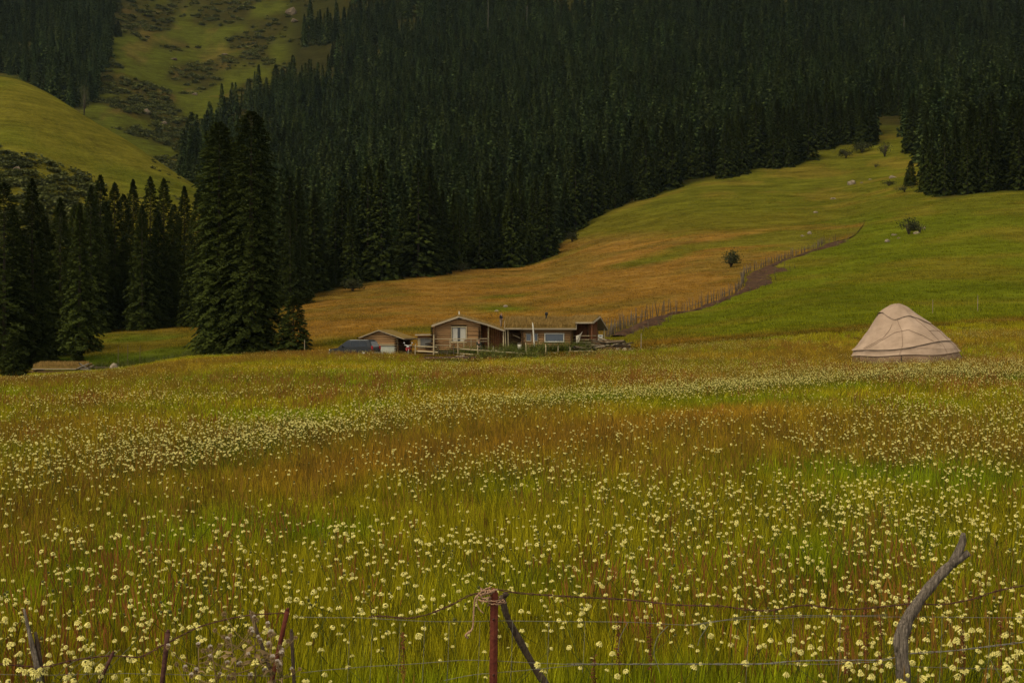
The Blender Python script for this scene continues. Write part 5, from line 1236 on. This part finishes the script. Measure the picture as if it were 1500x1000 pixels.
mobj('wrapping', tube_mesh('wrapping', [(helix((.04, 0, -.03), (.038, 0, -.085), .036, .04, 2.5, 50, .004), .0045), (helix((-.02, -.03, .035), (-.015, -.02, -.06), .035, .03, 4.5, 70, .012), .0055), (helix((-.01, -.03, .0), (.045, -.04, .03), .02, .015, 2, 40, .008), .0045), (helix((.07, .0, -.05), (.09, .02, -.07), .03, .03, 2, 40, .006), .0045)], 5), 'twine', tw)
mobj('loose_end', tube_mesh('loose_end', [(spline([(-.05, -.02, 0), (-.085, -.02, -.03), (-.095, -.02, -.12), (-.10, -.02, -.22), (-.13, -.02, -.27)], 24), .006), (spline([(-.06, -.03, .01), (-.075, -.03, -.05), (-.06, -.03, -.10), (-.03, -.03, -.13)], 20), .004), (spline([(-.12, -.02, -.25), (-.15, -.02, -.28), (-.135, -.01, -.30)], 8), .007)], 5), 'twine', tw)
br = thing('brace_pole', 'dark weathered wooden pole leaning against the rusty steel post', 'pole', G(860, FY+.25))
ob = br.location.copy(); pth = [fg(735, 872, .12)-ob, fg(742, 900, .14)-ob, fg(760, 935, .17)-ob, fg(778, 968, .2)-ob, fg(800, 1003, .22)-ob, fg(830, 1050, .24)-ob, Vector((0.0, 0, -.1))]
mobj('shaft', tube_mesh('shaft', [(spline(pth, 26), [.020+.006*math.sin(i*.9)*.4+.0004*i for i in range(26)])], 9), 'dark_pole', br)
mobj('knot', tube_mesh('knot', [([fg(738, 872, .1)-ob, fg(744, 868, .1)-ob], [.022, .014])], 7), 'dark_pole', br)

cp = thing('crooked_post', 'crooked grey driftwood post leaning right with a forked top', 'post', G(1326, FY))
ob = cp.location.copy()
pth = [Vector((0, 0, -.35)), fg(1327, 1050)-ob, fg(1323, 985)-ob, fg(1320, 945)-ob, fg(1326, 915)-ob, fg(1345, 882)-ob, fg(1370, 850)-ob, fg(1395, 825)-ob, fg(1419, 809)-ob]
rr_ = np.interp(np.linspace(0, 1, 44), [0, .3, .5, .62, .8, 1], [.050, .046, .046, .036, .034, .024])*(1+.07*np.sin(np.arange(44)*1.3))
mobj('trunk', tube_mesh('trunk', [(spline(pth, 44), rr_)], 14), 'drift_wood', cp)
mobj('fork', tube_mesh('fork', [(spline([fg(1394, 828)-ob, fg(1404, 808)-ob, fg(1410, 792)-ob, fg(1411, 780)-ob], 10), [.033, .032, .030, .029, .028, .026, .024, .022, .019, .012])], 10), 'drift_wood', cp)
mobj('stub', tube_mesh('stub', [(spline([fg(1321, 960)-ob, fg(1314, 940, -.02)-ob, fg(1315, 921, -.02)-ob], 8), [.03, .032, .030, .028, .026, .022, .016, .010])], 9), 'drift_wood', cp)

sl = thing('split_post', 'split weathered grey wooden post leaning at the far left end of the fence', 'post', G(66, FY))
ob = sl.location.copy()
mobj('slat', tube_mesh('slat', [(spline([Vector((.0, 0, -.3)), fg(58, 1000)-ob, fg(47, 945)-ob, fg(35, 891)-ob], 14), np.interp(np.arange(14), [0, 8, 13], [.024, .02, .008]))], 6), 'drift_wood', sl)
mobj('slat', tube_mesh('slat', [(spline([Vector((.02, 0.02, -.3)), fg(60, 985, .03)-ob, fg(52, 925, .03)-ob], 12), np.interp(np.arange(12), [0, 8, 11], [.022, .02, .010]))], 6), 'dark_pole', sl)
for (a, c_, r_, mt, lab) in (((165, 957), (140, 1010), .012, 'rust_dark', 'short rusty iron rod leaning right beside the split grey post'), ((246, 926), (236, 1005), .017, 'rust_dark', 'short upright rusty iron post between the leaning rod and the thistles'),
                      ((421, 894), (402, 975), .016, 'rust', 'rusty post leaning behind the right side of the thistles'), ((427, 925), (430, 1010), .012, 'dark_pole', 'thin dark upright stick right of the thistles'), ((367, 897), (378, 930), .012, 'dark_pole', 'thin dark leaning stick poking up behind the thistles')):
    p0 = fg(*a); p1 = fg(*c_); dirn = (p1-p0).normalized(); g0 = gz(p1.x, FY)
    while p1.z > g0-.2: p1 = p1+dirn*.05
    t = thing('fence_stake', lab, 'stake', (p1.x, FY, g0)); ob = t.location.copy()
    mobj('shaft', tube_mesh('shaft', [(spline([p1-ob, (p0+p1)/2-ob+Vector((.006, 0, 0)), p0-ob], 10), r_)], 7), mt, t); mobj('tip', tube_mesh('tip', [([p0-ob, p0-ob-dirn*.02], [r_, r_*.5])], 7), mt, t)

BARB = tube_mesh('barb', [([(-.012, 0, -.010), (0, .006, 0), (.012, 0, .012)], [.001, .0022, .001]), ([(.012, 0, -.010), (0, -.006, 0), (-.010, 0, .014)], [.001, .0022, .001])], 4); BARB.materials.append(MATS['rust_dark'])
def barbed(label, path, step, r=.0028, mat='rust_dark', twist=.055):
    pts = spline([fg(*p) for p in path], 220); o = thing('barbed_wire', label, 'wire', pts[len(pts)//2])
    ob = np.array(o.location); q = pts-ob; Ls = np.concatenate([[0], np.cumsum(np.linalg.norm(np.diff(q, axis=0), axis=1))]); ph = Ls/twist*3.14
    off = np.stack([0*ph, np.cos(ph), np.sin(ph)], 1)*r*1.0
    off[:, 2] += .004*(vnoise(np.arange(220)*.23, np.zeros(220), 5.)-.5)*2
    for s in (1, -1): mobj('strand', tube_mesh('strand', [(q+off*s, r)], 5), mat, o)
    d = .05
    while d < Ls[-1]:
        mobj('barb', BARB, None, o, [float(np.interp(d, Ls, q[:, k])) for k in range(3)], (fr.uniform(-.5, .5), fr.uniform(-.5, .5), fr.uniform(-.4, .4))); d += step*fr.uniform(.8, 1.2)
barbed('rusty barbed wire sagging between the steel post and the crooked driftwood post', [(724, 862), (760, 868), (830, 873), (920, 878), (1000, 886), (1050, 887), (1100, 893), (1125, 894), (1180, 886), (1240, 892), (1330, 884), (1345, 883)], .12)
barbed('rusty barbed wire rising right from the crooked driftwood post', [(1345, 883), (1375, 885), (1420, 878), (1465, 864), (1520, 855), (1640, 850)], .12)
barbed('rusty barbed wire drooping left from the steel post', [(724, 864), (690, 871), (660, 886), (620, 901), (595, 905), (560, 902), (540, 903)], .12)
barbed('rusty barbed wire sagging low between split grey post and short rusty posts', [(-120, 960), (0, 972), (60, 976), (110, 966), (165, 960), (200, 962), (240, 944), (300, 915), (370, 900), (421, 897)], .12)
barbed('grey lower barbed wire running behind the crooked driftwood post', [(830, 972), (900, 972), (1000, 972), (1100, 972), (1180, 967), (1290, 966), (1330, 957), (1390, 953), (1450, 946), (1520, 938), (1640, 930)], .14, .0022, 'wire')

mesh_f = thing('wire_mesh_fence', 'thin grey stock wire netting strung across the front of the meadow', 'fence', G(950, FY+.04))
ob = mesh_f.location.copy()
def wire(path, r=.0017): 
    pts = spline([fg(px, py, .04)-ob for px, py in path], 60); pts[:, 2] += .004*(vnoise(np.arange(60)*.5, np.full(60, path[0][1]), 9.)-.5); return tube_mesh('wire', [(pts, r)], 5)
for pth in ([(430, 903), (520, 904), (640, 910), (730, 909), (900, 910), (1010, 915), (1100, 902), (1200, 901), (1330, 903), (1500, 904), (1620, 904)], [(440, 985), (520, 977), (600, 972), (690, 966), (760, 969), (820, 972), (900, 973), (1000, 972), (1200, 972), (1280, 969), (1300, 974), (1500, 980), (1620, 983)],
            [(650, 996), (700, 987), (760, 982), (850, 973)], [(-60, 985), (60, 988), (180, 986), (300, 988), (440, 990)], [(1010, 915), (1060, 908), (1300, 900)]):
    mobj('line_wire', wire(pth), 'wire', mesh_f)
for px, a, c_ in ((512, 925, 1010), (545, 922, 1010), (586, 912, 1010), (622, 910, 1010), (658, 910, 1010), (703, 910, 1010), (751, 910, 1010), (804, 910, 1010), (857, 910, 985), (1096, 908, 1010), (1162, 902, 960), (1231, 901, 1000), (1380, 903, 1000), (1450, 904, 1000)):
    mobj('stay_wire', wire([(px, a), (px-1.5, (a+c_)/2), (px-4, c_)], .0014), 'wire', mesh_f)
for q in ([(919, 912), (908, 935), (905, 955)], [(979, 916), (962, 935), (958, 955), (967, 985)], [(1038, 914), (1025, 935), (1022, 945)], [(1450, 965), (1462, 985), (1470, 1000)]): mobj('broken_wire', wire(q, .0018), 'wire', mesh_f)
for k in range(6): mobj('broken_wire', wire([(120+k*14, 962-k*3), (98+k*13, 975), (75+k*13, 998)], .0013), 'wire', mesh_f)

# ------------------------------------------------------------------ thistles, docks
def ball_of_spikes(seed, n, r0, r1, wd, up=None):
    r = np.random.default_rng(seed); d = r.normal(0, 1, (n, 3)); 
    if up is not None: d[:, 2] = np.abs(d[:, 2])+up
    d /= np.linalg.norm(d, axis=1)[:, None]; s = np.cross(d, r.normal(0, 1, (n, 3))); s /= np.linalg.norm(s, axis=1)[:, None]; e = r.uniform(.75, 1.15, (n, 1))
    V = np.stack([d*r0-s*wd, d*r0+s*wd, d*r1*e], 1).reshape(-1, 3); return np_mesh('spikes', V, np.arange(n)[:, None]*3+[0, 1, 2], np.repeat(r.random(n), 3))
BUR = [mk(ball_of_spikes(k, 150, .006, .019, .0022), 'thistle_dry') for k in range(3)]; FLF = [mk(ball_of_spikes(9+k, 170, .002, .017, .0022, .15), 'thistle_fluff') for k in range(2)]
TLEAF = mk(np_mesh('thistle_leaf', [(0, 0, 0), (.03, .012, .012), (.05, .03, .004), (.075, .010, .01), (.13, 0, -.02), (.075, -.010, .01), (.05, -.03, .004), (.03, -.012, .012)], [[0, 1, 7, 7], [1, 3, 5, 7], [1, 2, 3, 3], [7, 5, 6, 6], [3, 4, 5, 5]], [.3, .5, .7, .6, .8, .4, .6, .3]) if False else bpy.data.meshes.new('thistle_leaf'), 'thistle_dry')
TLEAF.from_pydata([(0, 0, 0), (.03, .012, .012), (.05, .03, .004), (.075, .010, .01), (.13, 0, -.02), (.075, -.010, .01), (.05, -.03, .004), (.03, -.012, .012)], [], [[0, 1, 7], [1, 3, 5, 7], [1, 2, 3], [7, 5, 6], [3, 4, 5]]); TLEAF.update()
def thistle(px, top, dy, label, seed, nh):
    r = random.Random(seed); b0 = G(px, FY+dy); t = thing('thistle', label, 'thistle', b0, 0); hgt = (500-top)/F*(FY+dy)-b0.z
    paths = [(spline([(0, 0, -.05), (.01, 0, hgt*.5), (r.uniform(-.04, .04), 0, hgt)], 8), np.linspace(.007, .0035, 8))]; heads = [(paths[0][0][-1], 0)]
    for k in range(nh):
        z = hgt*r.uniform(.45, .92); a = r.uniform(0, 6.28); l_ = r.uniform(.08, .26); e = Vector((math.cos(a)*l_, math.sin(a)*l_*.6, z+l_*r.uniform(.3, .9)))
        paths.append((spline([(0.005, 0, z), (e.x*.55, e.y*.55, z+(e.z-z)*.35), e], 6), np.linspace(.0035, .002, 6))); heads.append((e, k))
    mobj('stem', tube_mesh('stem', paths, 5), 'thistle_dry', t)
    for p, k in heads:
        fl = r.random() < .58; s = r.uniform(.8, 1.25); o = mobj('flower_head', BUR[k % 3], None, t, p, (r.uniform(-.5, .5), r.uniform(-.5, .5), 0), (s,)*3)
        if fl: mobj('seed_fluff', FLF[k % 2], None, o, (0, 0, .012))
    for k in range(14):
        z = hgt*r.uniform(.25, .85); s = r.uniform(.6, 1.2); mobj('leaf', TLEAF, None, t, (0, 0, z), (r.uniform(-.4, .4), r.uniform(-.3, .5), r.uniform(0, 6.28)), (s,)*3)
for k, (px, top, nh, lab) in enumerate(((290, 945, 9, 'dry brown thistle at the left end of the thistle clump by the fence'), (318, 950, 10, 'low spreading dry thistle with white tufts, second from the upright rusty post'), (345, 930, 12, 'dry thistle in the middle of the clump with dense brown burrs'),
                                     (372, 905, 12, 'tallest dry thistle of the clump beside the thin leaning stick'), (396, 928, 11, 'dry thistle with white tufts in front of the leaning rusty post'), (412, 958, 8, 'short dry thistle at the right end of the clump beside the dark stick'))):
    thistle(px, top, -.25-.06*(k % 3), lab, 30+k, nh)
def dock(px, top, dy, label, group, seed):
    r = random.Random(seed); b0 = G(px, FY+dy); t = thing('dock_stalk', label, 'plant', b0, 0, group); hgt = (500-top)/F*(FY+dy)-b0.z
    mobj('stem', tube_mesh('stem', [(spline([(0, 0, -.05), (.01, 0, hgt*.5), (.0, 0, hgt)], 8), np.linspace(.004, .002, 8))], 5), 'dock_red', t)
    n = 150; q = np.random.default_rng(seed); zz = q.uniform(.55, 1, n)*hgt; a = q.uniform(0, 6.28, n); o = q.uniform(.004, .016, n)
    p = np.stack([o*np.cos(a), o*np.sin(a), zz], 1); d = q.normal(0, 1, (n, 3))*.009; e = q.normal(0, 1, (n, 3))*.009
    mobj('seed_spike', np_mesh('seed_spike', np.stack([p, p+d, p+e], 1).reshape(-1, 3), np.arange(n)[:, None]*3+[0, 1, 2], np.repeat(q.random(n), 3)), 'dock_red', t)
for k, (px, top, dy) in enumerate(((1331, 838, .6), (1268, 880, .5), (1290, 905, .3), (1240, 915, .2), (1410, 905, .3), (905, 900, .6), (952, 912, .5), (590, 925, .4), (870, 960, .1), (1465, 905, .5))):
    dock(px, top, dy, 'red brown dock stalk with a dense seed spike standing in the fence side grass', 'dock stalks by the fence', 50+k)

# ------------------------------------------------------------------ thin air between the near fields and the mountain
hm = bpy.data.materials.new('haze'); hm.use_nodes = True; hn = hm.node_tree; hn.nodes.clear()
pv_ = hn.nodes.new('ShaderNodeVolumePrincipled'); pv_.inputs['Color'].default_value = (.62, .86, 1.0, 1); pv_.inputs['Density'].default_value = HAZE; pv_.inputs['Anisotropy'].default_value = .2
ho = hn.nodes.new('ShaderNodeOutputMaterial'); hn.links.new(pv_.outputs[0], ho.inputs['Volume'])
zt = float(max(vz.max(), 0))+45; zb = float(vz.min())-1.0
hb = bpy.data.meshes.new('haze'); xw_ = float(np.abs(vx).max())+5
hb.from_pydata([(a*xw_, b_, c_) for a in (-1, 1) for b_ in (-90.0, 2910.0) for c_ in (zb, zt)], [], [(0, 1, 3, 2), (4, 6, 7, 5), (0, 4, 5, 1), (2, 3, 7, 6), (0, 2, 6, 4), (1, 5, 7, 3)]); hb.update(); hb.materials.append(hm)
hz = bpy.data.objects.new('haze', hb); C.objects.link(hz); tag(hz, 'thin bluish haze hanging in front of the far mountain', 'haze', None, 'stuff')
